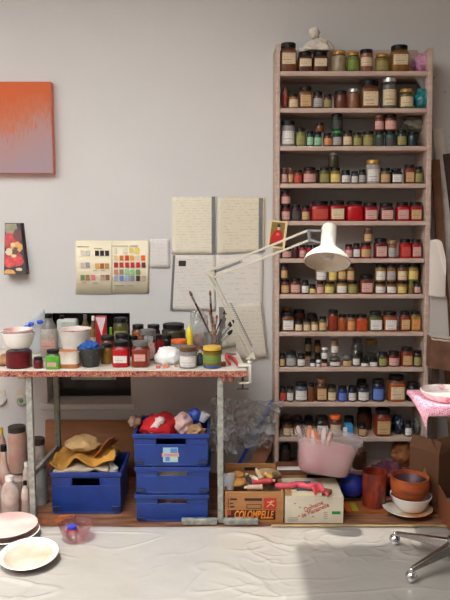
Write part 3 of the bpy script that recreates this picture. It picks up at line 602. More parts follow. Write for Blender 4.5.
sheet_of_paper('yellowed handwritten sheet with grey strip at right edge, above the sheet with black square', [(172, 254), (216, 254), (216, 196.5), (172, 197)], HP[0], bars=[(.9, .985, 0, 1, GB)])
sheet_of_paper('tan handwritten sheet behind the upper lamp arm, grey strip at right', [(218, 254), (264.5, 252), (265, 197), (218, 196.5)], HP[1], bars=[(.87, .955, 0, .98, GB)])
sheet_of_paper('pale handwritten sheet with black square and dark left edge', [(170, 310.5), (215.5, 311), (216, 255), (173, 255)], HP[2], Y=WY - .006, bars=[(.0, .055, 0, 1, GB), (.14, .31, .8, .9, (40, 38, 38))])
sheet_of_paper('pale ruled sheet behind the lamp elbow and paintbrushes', [(216, 338), (262, 338), (263, 255), (216, 255)], HP[3], Y=WY - .006)
sheet_of_paper('loose handwritten sheet tilted behind the lower lamp arm', [(228, 361), (268, 356), (262, 302), (223, 306)], HP[4], Y=WY - .014, curl=.01, bars=[(.955, .985, 0, 1, (150, 144, 134))])
t = thing('note_paper', 'small blank white note on the wall beside the colour chart', 'paper', at(160, 268, WY))
MB().grid(lambda u, v: at(150 + 19.5 * u, 268 - 29 * v, WY - .004 - .004 * u * (1 - v)), 6, 6).build('paper', paper_mat('white_note', (222, 216, 208), lines=8, words=6, amount=.12), t, ang=180, solid=.0008)
# picture card of a seated figure in a red robe, on the shelf side
Yc = SF - .006
q = [at(267, 247, Yc), at(284.5, 249, Yc), at(288, 221.5, Yc), at(270.5, 220, Yc)]
t = thing('picture_card', 'picture card of figure in red robe fixed to shelf edge', 'card', (q[0] + q[1]) / 2)
def cf(u, v, d=0): p = q[0].lerp(q[1], u).lerp(q[3].lerp(q[2], u), v); return p + Vector((0, -d, 0))
MB().grid(lambda u, v: cf(u, v), 2, 2).build('card', mat('cream_card_border', (226, 206, 154), .6), t, solid=.0014, smooth=False)
mb = MB(); mb.grid(lambda u, v: cf(.1 + .76 * u, .06 + .88 * v, .0012), 1, 1, 0)
def poly(pts, mi, d): mb.add([cf(u, v, d) for u, v in pts], [list(range(len(pts)))], mi)
poly([(.14, .18), (.84, .18), (.82, .4), (.74, .58), (.62, .68), (.42, .68), (.28, .58), (.16, .4)], 1, .0018)
poly([(.46, .66), (.58, .66), (.61, .74), (.56, .8), (.48, .8), (.43, .74)], 2, .0022)
poly([(.42, .77), (.62, .77), (.6, .83), (.52, .9), (.44, .83)], 3, .0026)
poly([(.42, .46), (.6, .46), (.6, .56), (.42, .56)], 4, .0022); poly([(.12, .08), (.84, .08), (.84, .16), (.12, .16)], 5, .0018)
mb.build('picture', [mat('olive_gold_ink', (150, 116, 56), .5, var=.3, scale=60), mat('robe_red_ink', (200, 30, 36), .5, var=.15, scale=60), mat('pale_face_ink', (216, 180, 140), .5), mat('black_ink', (30, 26, 26), .5), mat('orange_ink', (224, 120, 70), .5), mat('brown_ink', (90, 66, 40), .5)], t, smooth=False)
# nail
tag(MB().tube([at(445, 92, WY), at(445, 92, WY - .02)], .003, 8).build('nail', M_black, org=at(445, 92, WY)), 'dark nail in the wall at upper right', 'nail')
# sockets low on the wall
for px, lab, gr in ((1, 'white wall socket at the very left, half outside the frame', False), (22, 'white wall socket with green centre left of the table leg', True)):
    p = at(px, 400, WY); t = thing('wall_socket', lab, 'socket', p, 'sockets low on the wall')
    MB().box((p.x - .03, WY - .006, p.z + .025), (p.x + .028, WY - .0005, p.z + .055)).build('tape_patch', mat('cream_tape', (206, 192, 172), .7), t)
    My = Matrix.Translation(p) @ Matrix.Rotation(PI / 2, 4, 'X')
    MB().lathe([(.034, 0.0005), (.034, .012), (.028, .02), (.022, .022), (.02, .014), (0, .014)], M=My, seg=24).build('cover', mat('socket_white', (206, 202, 194), .45), t)
    if gr: MB().lathe([(.012, .0145), (.012, .02), (0, .021)], M=My, seg=16).build('centre', mat('green_dot', (96, 150, 70), .5), t)

# ------------------------------------------------------------------ work table
TZ, TF, TB = .75, 3.065, 3.66
tl, tr = -1.22, on(247, 370.5, TZ).x
trb = on(235, 347, TZ).x
t = thing('work_table', 'paint spattered work table on grey steel legs crowded with jars', 'table', (-.5, 3.36, 0))
b_ = [Vector((tl, TF, TZ - .006)), Vector((tr, TF, TZ - .006)), Vector((trb, TB, TZ - .006)), Vector((tl, TB, TZ - .006))]
MB().hexa([p - Vector((0, 0, .026)) for p in b_], b_).build('edge_board', ramp_mat('paint_spattered_edge', [(.3, (60, 22, 22)), (.39, (116, 28, 32)), (.45, (186, 136, 116)), (.48, (126, 34, 36)), (.54, (166, 60, 40)), (.58, (206, 180, 150)), (.61, (166, 84, 40)), (.7, (76, 34, 32))], 60, .55, 6), t)
MB().hexa([p + Vector((0, 0, 0)) for p in b_], [p + Vector((0, 0, .006)) for p in b_]).build('tabletop', ramp_mat('stained_white_top', [(.3, (168, 150, 136)), (.45, (206, 196, 182)), (.7, (224, 216, 204))], 7, .45, 6), t, bevel=.002)
LX0, LX1 = at(30.5, 420, 3.10).x, at(220.5, 440, 3.10).x
for x, y in ((LX0, 3.10), (LX0, 3.60), (LX1, 3.10), (LX1, 3.60)):
    MB().box((x - .014, y - .014, 0.003), (x + .014, y + .014, TZ - .033)).build('leg', M_steel if y < 3.5 or x > -.5 else ramp_mat('green_speckled_steel', [(.35, (110, 112, 104)), (.56, (140, 140, 130)), (.6, (110, 140, 60)), (.66, (150, 146, 136))], 50, .5, 5), t, bevel=.003)
MB().beam((LX0, 3.114, .235), (LX0, 3.586, .205), .018, .024).build('side_rail', M_steel, t)
MB().beam((LX1, 3.114, .66), (LX1, 3.586, .66), .018, .024).build('side_rail', M_steel, t)
MB().box((at(182, 527, 3.1).x, 3.066, .003), (LX1 - .0145, 3.092, .03)).box((LX1 + .0145, 3.066, .003), (at(258, 527, 3.1).x, 3.092, .03)).build('foot_bar', M_steel, t, bevel=.003)
for px in (224, 231):
    p = at(px, 382, 3.11); MB().blob((p.x, 3.085, .708), (.014, .009, .02), px, .3, 2, 2).build('paint_drip', mat('pink_paint_drip', (196, 120, 104), .5, var=.4, scale=60), t, ang=180)
p = at(22, 379, 3.14); MB().box((p.x - .012, 3.12, TZ - .056), (p.x + .02, 3.16, TZ - .034)).build('bracket', M_alu, t, bevel=.003)

def tpos(cx, w, top, bot=None, Y=None):
    """x, y, r, h of a thing on the table from its picture size; bot = visible front base, else Y"""
    if Y is None:
        yf = on(cx, bot, TZ).y; r = wpx(w, bot, yf) * .5; Y = yf + r
    r = wpx(w, top, Y) * .5
    return xx(cx, top, Y), Y, r, zz(top, Y) - TZ
def tjar(label, cx, w, top, bot=None, Y=None, col='red', lid='black', lab=None, shape='round', name='jar', cat='jar', **k):
    x, Y, r, h = tpos(cx, w, top, bot, Y)
    t = thing(name, label, cat, (x, Y, TZ), 'jars on the work table'); jar_parts(t, (x, Y, TZ + .0005), r, h, col, lid, lab, shape, **k)
    return t, x, Y, r, h
def bowl_prof(r, h, th=.005, foot=.5, pw=.6):
    out = [(r * foot, 0)] + [(r * (foot + (1 - foot) * (i / 8) ** pw), h * i / 8) for i in range(1, 9)]
    inn = [(max(.0, q - th), max(th, z)) for q, z in reversed(out)]
    return out + [(r - th * .4, h + th * .3)] + inn + [(0, th)]
def lathe_thing(name, label, cat, c, prof, m, group=None, seg=36, **k):
    o = MB().lathe(prof, c, seg, 0, True, **k).build(name, m, org=c); return tag(o, label, cat, group)
# red jar with two white bowls
g, x, Y, r, h = tjar('wide jar of dark red paint with stained sides under two white bowls', 18.7, 25.5, 347, 369.5, col='dark red', lid=None, lab=None, shape='straight')
zb = TZ + h + .0008; pink = mat('white_with_pink_rim', (222, 206, 198), .3, coat=.3, col2=(206, 150, 146), scale=12)
rb = wpx(33.5, 345, Y) * .5
lathe_thing('bowl', 'white bowl resting on the dark red jar at left end of table', 'bowl', (x, Y, zb), bowl_prof(rb, .07, foot=.62), M_white)
lathe_thing('bowl', 'smaller white bowl with pinkish red rim nested in white bowl', 'bowl', (x, Y, zb + .032), bowl_prof(rb * .86, .052, foot=.6), pink)
tjar('tiny dark red jar with black lid beside the white bowls', 38.2, 9.5, 357, 369, col='dark red')
gj = tjar('jar of bright green paint, black lid and pink label, on table edge', 53, 14, 349.5, 369.8, col='lime green', lab='pink', shape='square', labz=(.2, .45), lw=.8)
gm = mat('bright_green_paint', (84, 166, 44), .35, coat=.8, var=.2, scale=40)
[o for o in gj[0].children if o.name.startswith('glass_jar')][0].data.materials[0] = gm
# white plastic sack with blue clips behind
x, Y, r, h = tpos(33, 34, 318, Y=3.50)
t = thing('plastic_sack', 'slack white plastic sack with blue ties, between black capped bottles', 'sack', (x, Y, TZ))
def sack(u, v):
    a = 2 * PI * u; q = [(.0, 1), (.4, 1.02), (.75, .9), (1, .55)]
    rr = 1 - .35 * v ** 2; n_ = 1 + .18 * noise.noise(Vector((math.cos(a) * 1.5, math.sin(a) * 1.5, v * 3)))
    hh = h * v * (1 + .26 * math.cos(a))
    return Vector((x + r * .98 * rr * n_ * math.cos(a), Y + .05 * rr * n_ * math.sin(a), TZ + .002 + hh))
MB().grid(sack, 40, 14).build('sack_body', clear_mat('milky_plastic', milk=.6, milkcol=(226, 226, 226), rough=.2, gloss=.8), t, ang=180, solid=.0015)
for px, py in ((20, 331), (27, 327), (31, 324), (40, 322)):
    p = at(px, py, Y - .062); MB().blob(p, (.018, .008, .011), px, .3, 2, 2).build('blue_tie', mat('blue_tie_plastic', (44, 84, 210), .4), t, ang=180)
tjar('white bottle with black cap at far left behind the bowls', 15, 9, 328, Y=3.40, col='pale grey', shape='bottle', name='bottle', cat='bottle', lidh=.02)
tjar('grey white bottle with black cap behind the blue ties', 33, 9.5, 318, Y=3.58, col='pale grey', shape='bottle', name='bottle', cat='bottle', lidh=.02)
tjar('big milky plastic bottle with black cap and pinkish label, left table end', 48.5, 17.5, 313.5, Y=3.36, col='white', lab='pink', shape='bottle', name='bottle', cat='bottle', lw=.9, labz=(.2, .48), lidh=.022)
# large white bowl, tub, dark cup
x, Y, r, h = tpos(75, 32, 329, Y=3.36)
t = thing('bowl', 'large white mixing bowl with red splashes, behind the square tub', 'bowl', (x, Y, TZ))
MB().lathe(bowl_prof(r, h, .006, .3, .34), (x, Y, TZ + .0005), 40).build('bowl_body', ramp_mat('white_splashed_glaze', [(.26, (160, 50, 44)), (.28, (214, 200, 188)), (.5, (226, 218, 208)), (.7, (214, 204, 194))], 14, .3, 3, coat=.4), t)
MB().lathe([(r * 1.0, h - .004), (r * 1.02, h), (r * 1.0, h + .003), (r * .97, h)], (x, Y, TZ + .001), 40, caps=False).build('rim', ramp_mat('red_smudged_rim', [(.4, (196, 90, 90)), (.55, (222, 206, 200))], 18, .4), t)
x, Y, r, h = tpos(69.8, 21.5, 350, 369)
t = thing('square_tub', 'small square white tub of dried orange paint, beside dark cup', 'tub', (x, Y, TZ))
s5 = [4.5] * 6
MB().lathe([(r * .86, .0005), (r, h * .95), (r * 1.03, h), (r * .97, h + .001), (r * .94, h * .8), (r * .86, .012)], (x, Y, TZ), 28, 0, True, s5).build('tub_body', ramp_mat('tub_plastic', [(.3, (186, 120, 66)), (.42, (204, 190, 172)), (.6, (224, 216, 204))], 9, .4, 3), t)
MB().lathe([(r * .86, h * .8), (r * .93, h * .94), (0, h * .98)], (x, Y, TZ), 28, 0, True, [4.5] * 3).build('paint_crust', mat('orange_crust', (196, 112, 50), .5, var=.3, scale=40), t)
MB().lathe([(r * .875, .001), (r * .9, h * .24), (r * .885, h * .26)], (x, Y, TZ), 28, 0, False, [4.5] * 3, sx=1.02, sy=1.02).build('orange_stain', mat('orange_stain_paint', (176, 110, 56), .5, var=.4, scale=30), t)
x, Y, r, h = tpos(90.5, 27, 347, 369)
t = thing('plant_pot', 'dark tapered pot with a crumpled blue rag in it, table front', 'pot', (x, Y, TZ))
MB().lathe([(r * .58, .0005), (r * .98, h * .94), (r * 1.02, h), (r * .95, h), (r * .56, .01)], (x, Y, TZ), 30).build('pot_body', ramp_mat('dark_speckled_plastic', [(.3, (34, 36, 34)), (.62, (50, 54, 50)), (.72, (96, 104, 96))], 60, .5, 5), t)
MB().lathe([(r * .56, .012), (r * .6, .03), (0, .03)], (x, Y, TZ), 24).build('dregs', mat('dark_dregs', (40, 36, 34), .7), t)
tag(MB().blob((x - .004, Y, TZ + h * .93), (r * .78, r * .66, .036), 31, .4, 2.6, 4).build('rag', mat('blue_rag_cloth', (34, 84, 158), .8, var=.3, scale=40, bump=.4), org=(x, Y, TZ + h), ang=180), 'crumpled blue rag stuffed in the dark tapered pot', 'rag')
# front and middle jars
tjar('yellow ochre jar with black lid between dark pot and red jar', 106.5, 12, 343.5, 364.5, col='yellow ochre')
tjar('orange red jar with black lid behind the yellow ochre jar', 107.5, 15, 335.5, Y=3.34, col='orange red')
tjar('square jar of bright red paint, white and red label, table front', 121, 17, 341, 367.8, col='bright red', lab='white', shape='square', labz=(.22, .55))
tjar('square jar of red brown paint with oval pink label, table front', 140.5, 17.5, 341, 367.8, col='orange red', lab='pink', shape='square', lid='grey', labz=(.3, .62), lw=.8)
tjar('clear empty jar with grey lid behind the red brown square jar', 147.5, 16.5, 329.5, Y=3.28, col='clear', lid='grey', lab='pink', shape='straight')
tjar('black lidded dark jar behind the square bright red jar', 122, 15, 333.5, Y=3.36, col='black')
tjar('dark jar with black lid, next to the empty clear jar', 133, 10, 335.5, Y=3.40, col='dark brown')
tjar('red jar with black lid right of the empty clear jar', 158, 11, 334.5, Y=3.36, col='red')
tjar('tall olive jar with black lid before the black window', 120.5, 14.5, 317.5, Y=3.56, col='olive', shape='round', lab='olive')
tjar('bright orange jar with black lid at the back of table', 138, 12.5, 324.5, Y=3.56, col='orange')
tjar('plum coloured jar with black lid in the back row', 153.5, 13.5, 324.5, Y=3.56, col='plum', lab='grey')
tjar('wide olive jar with wide black lid, back row beside paintbrushes', 173.5, 24, 323.5, Y=3.56, col='dark olive')
tjar('low black lidded dark jar before the wide olive jar', 167, 10, 335, Y=3.45, col='black')
tjar('white tub with orange lid behind the crumpled white cloth', 179, 16.5, 339.5, Y=3.36, col='pale grey', lid='orange', shape='straight', name='tub', cat='tub')
tjar('jar of white medium with brown lid on table front', 188, 18, 346.3, 369.3, col='pale grey', lid='brown', lab='white', shape='straight')
jy = tjar('jar with yellow lid and green band, filled with blue at bottom', 212, 18.5, 346, 369.3, col='mustard', lid='yellow', lab='green', shape='straight', labz=(.3, .75), lw=1.3)[0]
x, Y, r, h = tpos(212, 18.5, 346, 369.3)
MB().lathe([(r * .99, .004), (r * 1.012, .008), (r * 1.012, h * .15), (r * 1.0, h * .155)], (x, Y, TZ), 24, caps=False).build('blue_band', mat('blue_band_paint', (54, 84, 150), .4), jy)
tjar('small clear bottle with white cap before the brushes', 200, 7, 350, 366, col='blue grey', lid='white', shape='bottle', name='bottle', cat='bottle')
# back things at the black window
x, Y, r, h = tpos(67.5, 20, 315.5, Y=3.60)
t = thing('canister', 'squarish pale canister with dark cap before the black window', 'canister', (x, Y, TZ))
MB().box((x - r, Y - .03, TZ + .0005), (x + r, Y + .03, TZ + h * .9)).build('canister_body', mat('pale_canister_plastic', (190, 192, 182), .35, var=.1, scale=12), t, bevel=.012)
p = at(62, 317, Y); MB().lathe([(.012, TZ + h * .9), (.012, TZ + h)], (p.x, Y, 0), 16).build('cap', M_black, t)
MB().box((x - r * .5, Y - .0315, TZ + h * .55), (x + r * .9, Y - .0302, TZ + h * .82)).build('paper_label', paper_mat('canister_label', (176, 180, 172), lines=4, words=6), t)
tjar('greenish clear bottle behind the large white bowl', 85, 9, 314.5, Y=3.58, col='honey', lid='grey', shape='bottle', name='bottle', cat='bottle')
tjar('small bottle with white cap left of red packet', 93, 7.5, 316, Y=3.54, col='honey', lid='white', lab='white', shape='bottle', name='bottle', cat='bottle')
x, Y, r, h = tpos(101, 11, 316, Y=3.52)
t = thing('packet', 'red packet with pale triangle standing against the black window', 'packet', (x, Y, TZ))
MB().box((x - r, Y - .012, TZ + .0005), (x + r, Y + .012, TZ + h)).build('packet_body', mat('red_foil', (180, 30, 44), .35, var=.2, scale=30), t, bevel=.004)
MB().add([(x - r * .9, Y - .0128, TZ + h * .97), (x + r * .9, Y - .0128, TZ + h * .97), (x + r * .1, Y - .0128, TZ + h * .45)], [(0, 2, 1)]).build('pale_triangle', mat('pale_pink_print', (216, 190, 190), .5), t, smooth=False)
p = at(111, 327, 3.6); tag(MB().box((p.x - .006, 3.58, TZ + .0005), (p.x + .006, 3.6, p.z)).build('marker_pen', mat('lime_pen_plastic', (130, 220, 40), .4), org=(p.x, 3.59, TZ), bevel=.003), 'lime green pen standing before the black window', 'pen')
# yellow squeeze bottle
x, Y, r, h = tpos(189.3, 6.5, 322, Y=3.45)
t = thing('squeeze_bottle', 'yellow squeeze bottle with pointed tip near the brushes', 'bottle', (x, Y, TZ))
MB().lathe([(r * .9, .0005), (r, .01), (r, h * .66), (r * .6, h * .8), (r * .35, h * .84)], (x, Y, TZ), 18).build('bottle_body', mat('yellow_plastic', (232, 206, 40), .4), t)
MB().lathe([(r * .34, h * .84), (r * .3, h * .9), (r * .12, h)], (x, Y, TZ), 14).build('tip', mat('pale_yellow_tip', (226, 214, 120), .4), t)
# crumpled white cloth and bits
a = on(167, 366, TZ); w = wpx(28, 366, a.y)
tag(MB().blob((a.x, a.y + .075, TZ + .028), (w * .52, .075, .05), 44, .22, 1.7, 4, flat=-.0275).build('cloth', mat('white_crumpled_cloth', (232, 230, 226), .85, bump=.15, bscale=30), org=(a.x, a.y + .07, TZ), ang=180), 'crumpled white cloth on the table between jars', 'cloth')
for i, (px, py, s, cc, lb) in enumerate([(158, 366.5, .011, (216, 96, 90), 'pinkish red paint cap on table edge, left of the pair'), (165.5, 366.3, .014, (226, 136, 104), 'orange pink paint cap before the white cloth'), (175.5, 365, .009, (200, 160, 134), 'small beige cap at right end of white cloth')]):
    p = on(px, py + 2, TZ); tag(MB().lathe([(s * .9, 0), (s * 1.1, s * .35), (s, s * .9), (s * .55, s * 1.0), (s * .45, s * .7), (0, s * .7)], (p.x, p.y + s, TZ + .0005), 18).build('paint_cap', mat('cap_plastic', cc, .5, var=.2, scale=90), org=(p.x, p.y + s, TZ)), lb, 'paint cap')  # modelled as loose plastic paint caps
# paintbrushes in a clear jar wrapped in plastic
Y = 3.42; jx = xx(213, 340, Y); jr = wpx(19, 340, Y) / 2; jh = .115
t = thing('brush_jar', 'clear glass jar holding many paintbrushes at right of table', 'jar', (jx, Y, TZ))
MB().lathe([(jr * .95, .0005), (jr, .006), (jr, jh), (jr * .96, jh), (jr * .96, .008), (0, .008)], (jx, Y, TZ), 24).build('glass_jar', clear_mat('cloudy_glass', milk=.14, milkcol=(190, 184, 176), rough=.1), t)
def brush(label, tip, foot, hcol, rb, fw, bl, tc_, name='paintbrush', cat='brush', flatb=1.0):
    p0 = Vector(foot); p1 = Vector(tip); d = (p1 - p0).normalized(); Lh = (p1 - p0).length
    t = thing(name, label, cat, p0, 'paintbrushes in the clear jar')
    q = p1 - d * bl; q2 = q - d * (bl * 1.5)
    MB().tube([p0, p0 + d * Lh * .35, q2], [rb * .45, rb * .75, rb], 8).build('handle', mat('brush_handle', hcol, .35, coat=.4), t)
    MB().tube([q2, q2 + d * .002, q], [rb, rb * 1.12, fw * .9], 10).build('ferrule', M_alu, t)
    MB().tube([q, q + d * bl * .45, p1 - d * .002, p1], [fw * .9, fw * 1.1, fw * .5, fw * .15], 10).build('bristles', mat('bristle', tc_, .8, var=.3, scale=90), t)
def bp(px, py, dy=0): return at(px, py, Y + dy)
def ft(k): return (jx + jr * .62 * math.cos(k), Y + jr * .62 * math.sin(k), TZ + .012)
brush('long brush with brown tip leaning far left from the brush jar', bp(189.5, 291, .03), ft(.2), (70, 30, 30), .0055, .007, .028, (120, 84, 50))
brush('upright dark red brush with brown tip, tallest in the brush jar', bp(210, 290.5, .02), ft(1.5), (60, 26, 28), .0052, .006, .026, (150, 90, 56))
brush('brush with orange tip leaning slightly left in the jar', bp(209.5, 311, -.01), ft(5.2), (190, 140, 70), .004, .005, .02, (216, 110, 60))
brush('brush with red tip standing in the middle of the jar', bp(217, 315, -.02), ft(4.4), (190, 60, 60), .0042, .006, .018, (200, 50, 60))
brush('wide black bristled brush leaning right from the brush jar', bp(234, 320, .0), ft(3.6), (60, 44, 36), .006, .011, .04, (34, 30, 30))
brush('brush with grey handle leaning right beside wide black brush', bp(226, 318, .03), ft(2.6), (150, 146, 140), .004, .005, .02, (90, 84, 80))
brush('pale handled brush leaning right between spatula and black brush', bp(229.5, 326, .012), ft(2.0), (190, 176, 150), .004, .006, .02, (110, 70, 50))
brush('slim brush with pale tip behind the orange tipped brush', bp(213, 316, .035), ft(1.0), (200, 170, 120), .0035, .005, .02, (206, 180, 150))
brush('stubby dark brush lowest of those leaning right in the jar', bp(232.5, 330, -.012), ft(4.0), (70, 50, 40), .0055, .009, .032, (30, 28, 28))
brush('thin dark handled brush leaning steeply right near the scraper', bp(225, 311, .0), ft(3.0), (40, 34, 34), .0038, .0045, .018, (60, 50, 44))
brush('red handled brush short in the middle of the brush jar', bp(213.5, 323, -.03), ft(5.6), (170, 40, 36), .0042, .0055, .02, (150, 110, 80))
t = thing('spatula', 'broad grey metal scraper with round hole in the brush jar', 'spatula', ft(2.3))
f0 = Vector(ft(2.3)); f1 = bp(222.5, 329, .02); f2 = bp(222, 307, .025)
MB().tube([f0, f1], .005, 8).build('handle', mat('scraper_handle', (120, 112, 104), .5), t)
MB().beam(f1, f2, .032, .002).build('blade', mat('grey_scraper_steel', (140, 138, 134), .4, metal=.4, var=.2, scale=30), t)
MB().lathe([(.006, 0), (.006, .001)], M=Matrix.Translation(bp(226.5, 314, .0)+ Vector((0,.016,0))) @ Matrix.Rotation(PI / 2, 4, 'X'), seg=14).build('hole', M_black, t)
x, Y2, r, h = tpos(198, 20, 310, Y=3.52)
t = thing('plastic_bag', 'clear crumpled plastic bag with reddish contents left of the brush jar', 'bag', (x, Y2, TZ))
MB().blob((x, Y2, TZ + h * .5), (r * 1.0, .05, h * .55), 52, .35, 2.2, 4, flat=-h * .5 + .001).build('bag_film', M_film, t, ang=180)
MB().blob((x, Y2, TZ + h * .22), (r * .62, .032, h * .22), 53, .4, 2.4, 3, flat=-h * .215).build('contents', mat('reddish_contents', (176, 130, 116), .6, col2=(140, 70, 60), scale=30), t, ang=180)
# rolled paper, folded paper, tools at the right corner
p = on(213, 352, TZ); q = on(235, 348, TZ); rr = .014
m = MB().tube([Vector((p.x, p.y + .03, TZ + rr)), Vector((q.x, q.y - .03, TZ + rr + .012))], rr, 14, caps=False)
tag(m.build('paper_roll', mat('greenish_white_paper', (206, 206, 186), .8), org=(p.x, p.y, TZ), solid=.001), 'rolled sheet of pale paper lying at the right table end', 'paper roll')
a = on(222, 361, TZ)
t = thing('pliers', 'pliers with red handles lying at the right table corner', 'pliers', (a.x, a.y, TZ))
k = on(238, 368, TZ); k2 = on(230, 366.5, TZ); j = on(226, 357, TZ)
for e, d0 in ((k, .012), (k2, -.006)):
    MB().tube([Vector((j.x, j.y, TZ + .012)), Vector(((j.x + e.x) / 2 + d0, (j.y + e.y) / 2, TZ + .016)), Vector((e.x, e.y + .01, TZ + .01))], [.007, .009, .006], 10).build('grip', mat('red_grip', (190, 44, 46), .4), t)
jj = on(236, 356.5, TZ); MB().tube([Vector((j.x, j.y, TZ + .012)), Vector((jj.x, jj.y, TZ + .012))], [.011, .004], 8).build('jaws', mat('grey_tool_steel', (130, 122, 118), .4, metal=.4), t)
p = on(223, 367, TZ); tag(MB().tube([(p.x - .012, p.y + .012, TZ + .012), (p.x + .012, p.y + .016, TZ + .012)], .0115, 14).build('cork', mat('brown_red_cork', (150, 66, 48), .7, var=.3, scale=60), org=(p.x, p.y, TZ)), 'brown red cork beside the yellow lidded jar', 'cork')
p = on(3, 367, TZ); tag(MB().blob((p.x, p.y + .05, TZ + .02), (.05, .05, .03), 61, .4, 2, 3, flat=-.0195).build('rag', mat('ochre_rag', (180, 130, 90), .85, var=.35, scale=30), org=(p.x, p.y + .05, TZ), ang=180), 'ochre rag on the left table end at the frame edge', 'rag')

# ------------------------------------------------------------------ swing-arm lamp
LB = at(250.5, 357, 3.13)
lamp = thing('desk_lamp', 'cream swing arm lamp clamped to table corner, shade in front of shelves', 'lamp', (LB.x, LB.y, TZ))
cx = tr + .004
MB().box((cx - .045, 3.10, TZ + .0065), (cx + .018, 3.145, TZ + .016)).box((cx + .004, 3.10, TZ - .075), (cx + .018, 3.145, TZ + .0065)).box((cx - .04, 3.10, TZ - .075), (cx + .018, 3.145, TZ - .066)).build('clamp', M_cream, lamp, bevel=.002)
MB().tube([(cx - .022, 3.122, TZ - .105), (cx - .022, 3.122, TZ - .034)], .005, 10).tube([(cx - .05, 3.122, TZ - .104), (cx + .006, 3.122, TZ - .104)], .004, 8).build('clamp_screw', mat('dark_steel_screw', (70, 62, 56), .4, metal=.5), lamp)
piv = Vector((LB.x, LB.y, LB.z))
MB().tube([(cx + .006, 3.122, TZ + .016), (piv.x, piv.y, piv.z - .02), piv + Vector((0, 0, -.005))], [.011, .012, .014], 12).build('post', M_cream, lamp)
EL = at(209, 273, 3.06); LY = 2.62
def off(p, dx, dz): return Vector(p) + Vector((dx, 0, dz))
MB().add([piv + Vector(v) for v in ((-.022, -.008, -.012), (.028, -.008, -.012), (.012, -.008, .03), (-.022, .008, -.012), (.028, .008, -.012), (.012, .008, .03))], [(0, 1, 2), (5, 4, 3), (0, 3, 4, 1), (1, 4, 5, 2), (2, 5, 3, 0)]).build('base_bracket', M_arm, lamp, bevel=.002)
MB().beam(off(piv, -.008, .0), off(EL, -.006, 0), .008, .008).beam(off(piv, .008, .008), off(EL, .008, .008), .008, .008).build('lower_arm', M_arm, lamp, bevel=.002)
M_spr = mat('grey_spring', (116, 122, 126), .35, metal=.6)
def spring(p0, p1, n, r):
    p0, p1 = Vector(p0), Vector(p1); d = (p1 - p0).normalized(); u = d.cross(Vector((0, 1, 0))).normalized(); w = d.cross(u); K = n * 8
    return MB().tube([p0 + (p1 - p0) * (i / K) + (u * math.cos(i * PI / 4) + w * math.sin(i * PI / 4)) * r for i in range(K + 1)], .0016, 5)
dl = (EL - piv)
spring(off(piv + dl * .1, .024, .01), off(piv + dl * .62, .024, .012), 22, .005).build('spring', M_spr, lamp)
MB().add([EL + Vector(v) for v in ((-.026, -.01, .006), (.02, -.01, -.026), (.03, -.01, .02), (-.026, .01, .006), (.02, .01, -.026), (.03, .01, .02))], [(0, 1, 2), (5, 4, 3), (0, 3, 4, 1), (1, 4, 5, 2), (2, 5, 3, 0)]).build('elbow_bracket', M_arm, lamp, bevel=.002)
h1, h2 = at(308, 230.5, LY + .06), at(310, 240, LY + .06)
MB().beam(off(EL, .0, .01), h1, .008, .009, side=(0, 1, 0)).beam(off(EL, .022, -.02), h2, .008, .009, side=(0, 1, 0)).build('upper_arm', M_arm, lamp, bevel=.002)
du = h1 - off(EL, 0, .01)
spring(off(EL, .022, .004), off(EL + du * .36, .0, -.006), 20, .005).build('spring', M_spr, lamp)
hb = at(318, 240, 2.99)
MB().beam(h1, at(322, 231, LY + .05), .007, .008, side=(0, 1, 0)).beam(h1 + Vector((0, 0, .004)), h2 - Vector((0, 0, .004)), .012, .012, side=(0, 1, 0)).beam(h2, at(321, 243, LY + .05), .01, .008, side=(0, 1, 0)).build('head_bracket', mat('grey_bracket', (150, 150, 150), .35, metal=.5), lamp, bevel=.002)
oc = at(327, 262.5, LY); ax = Vector((.12, .46, .88)).normalized()
ux = Vector((1, 0, 0)); ux = (ux - ax * ux.dot(ax)).normalized(); uy = ax.cross(ux)
HM = Matrix((ux, uy, ax)).transposed().to_4x4(); HM.translation = oc
sr = wpx(45.5, 262, LY) / 2; ls = sr / .0993
prof = [(sr, 0), (sr * 1.0, .006), (sr * .93, .022), (sr * .74, .042), (sr * .5, .06), (sr * .36, .072), (.033, .08), (.0325, .165), (.030, .178), (.022, .185), (0, .187)]
prof = [(q if i < 6 else q * ls, z * ls) for i, (q, z) in enumerate(prof)]
MB().lathe(prof, M=HM, seg=40, caps=False).build('lamp_shade', M_cream, lamp, solid=.0025)
MB().lathe([(.0285 * ls, .075 * ls), (.0285 * ls, .16 * ls), (0, .16 * ls)], M=HM, seg=24, caps=False).build('socket_sleeve', M_white, lamp)
MB().lathe([(q * ls, z * ls) for q, z in ((.0, .012), (.018, .016), (.028, .032), (.028, .046), (.018, .066), (.013, .085))], M=HM, seg=24, caps=False).build('bulb', mat('frosted_bulb', (214, 212, 204), .2, coat=.5), lamp)

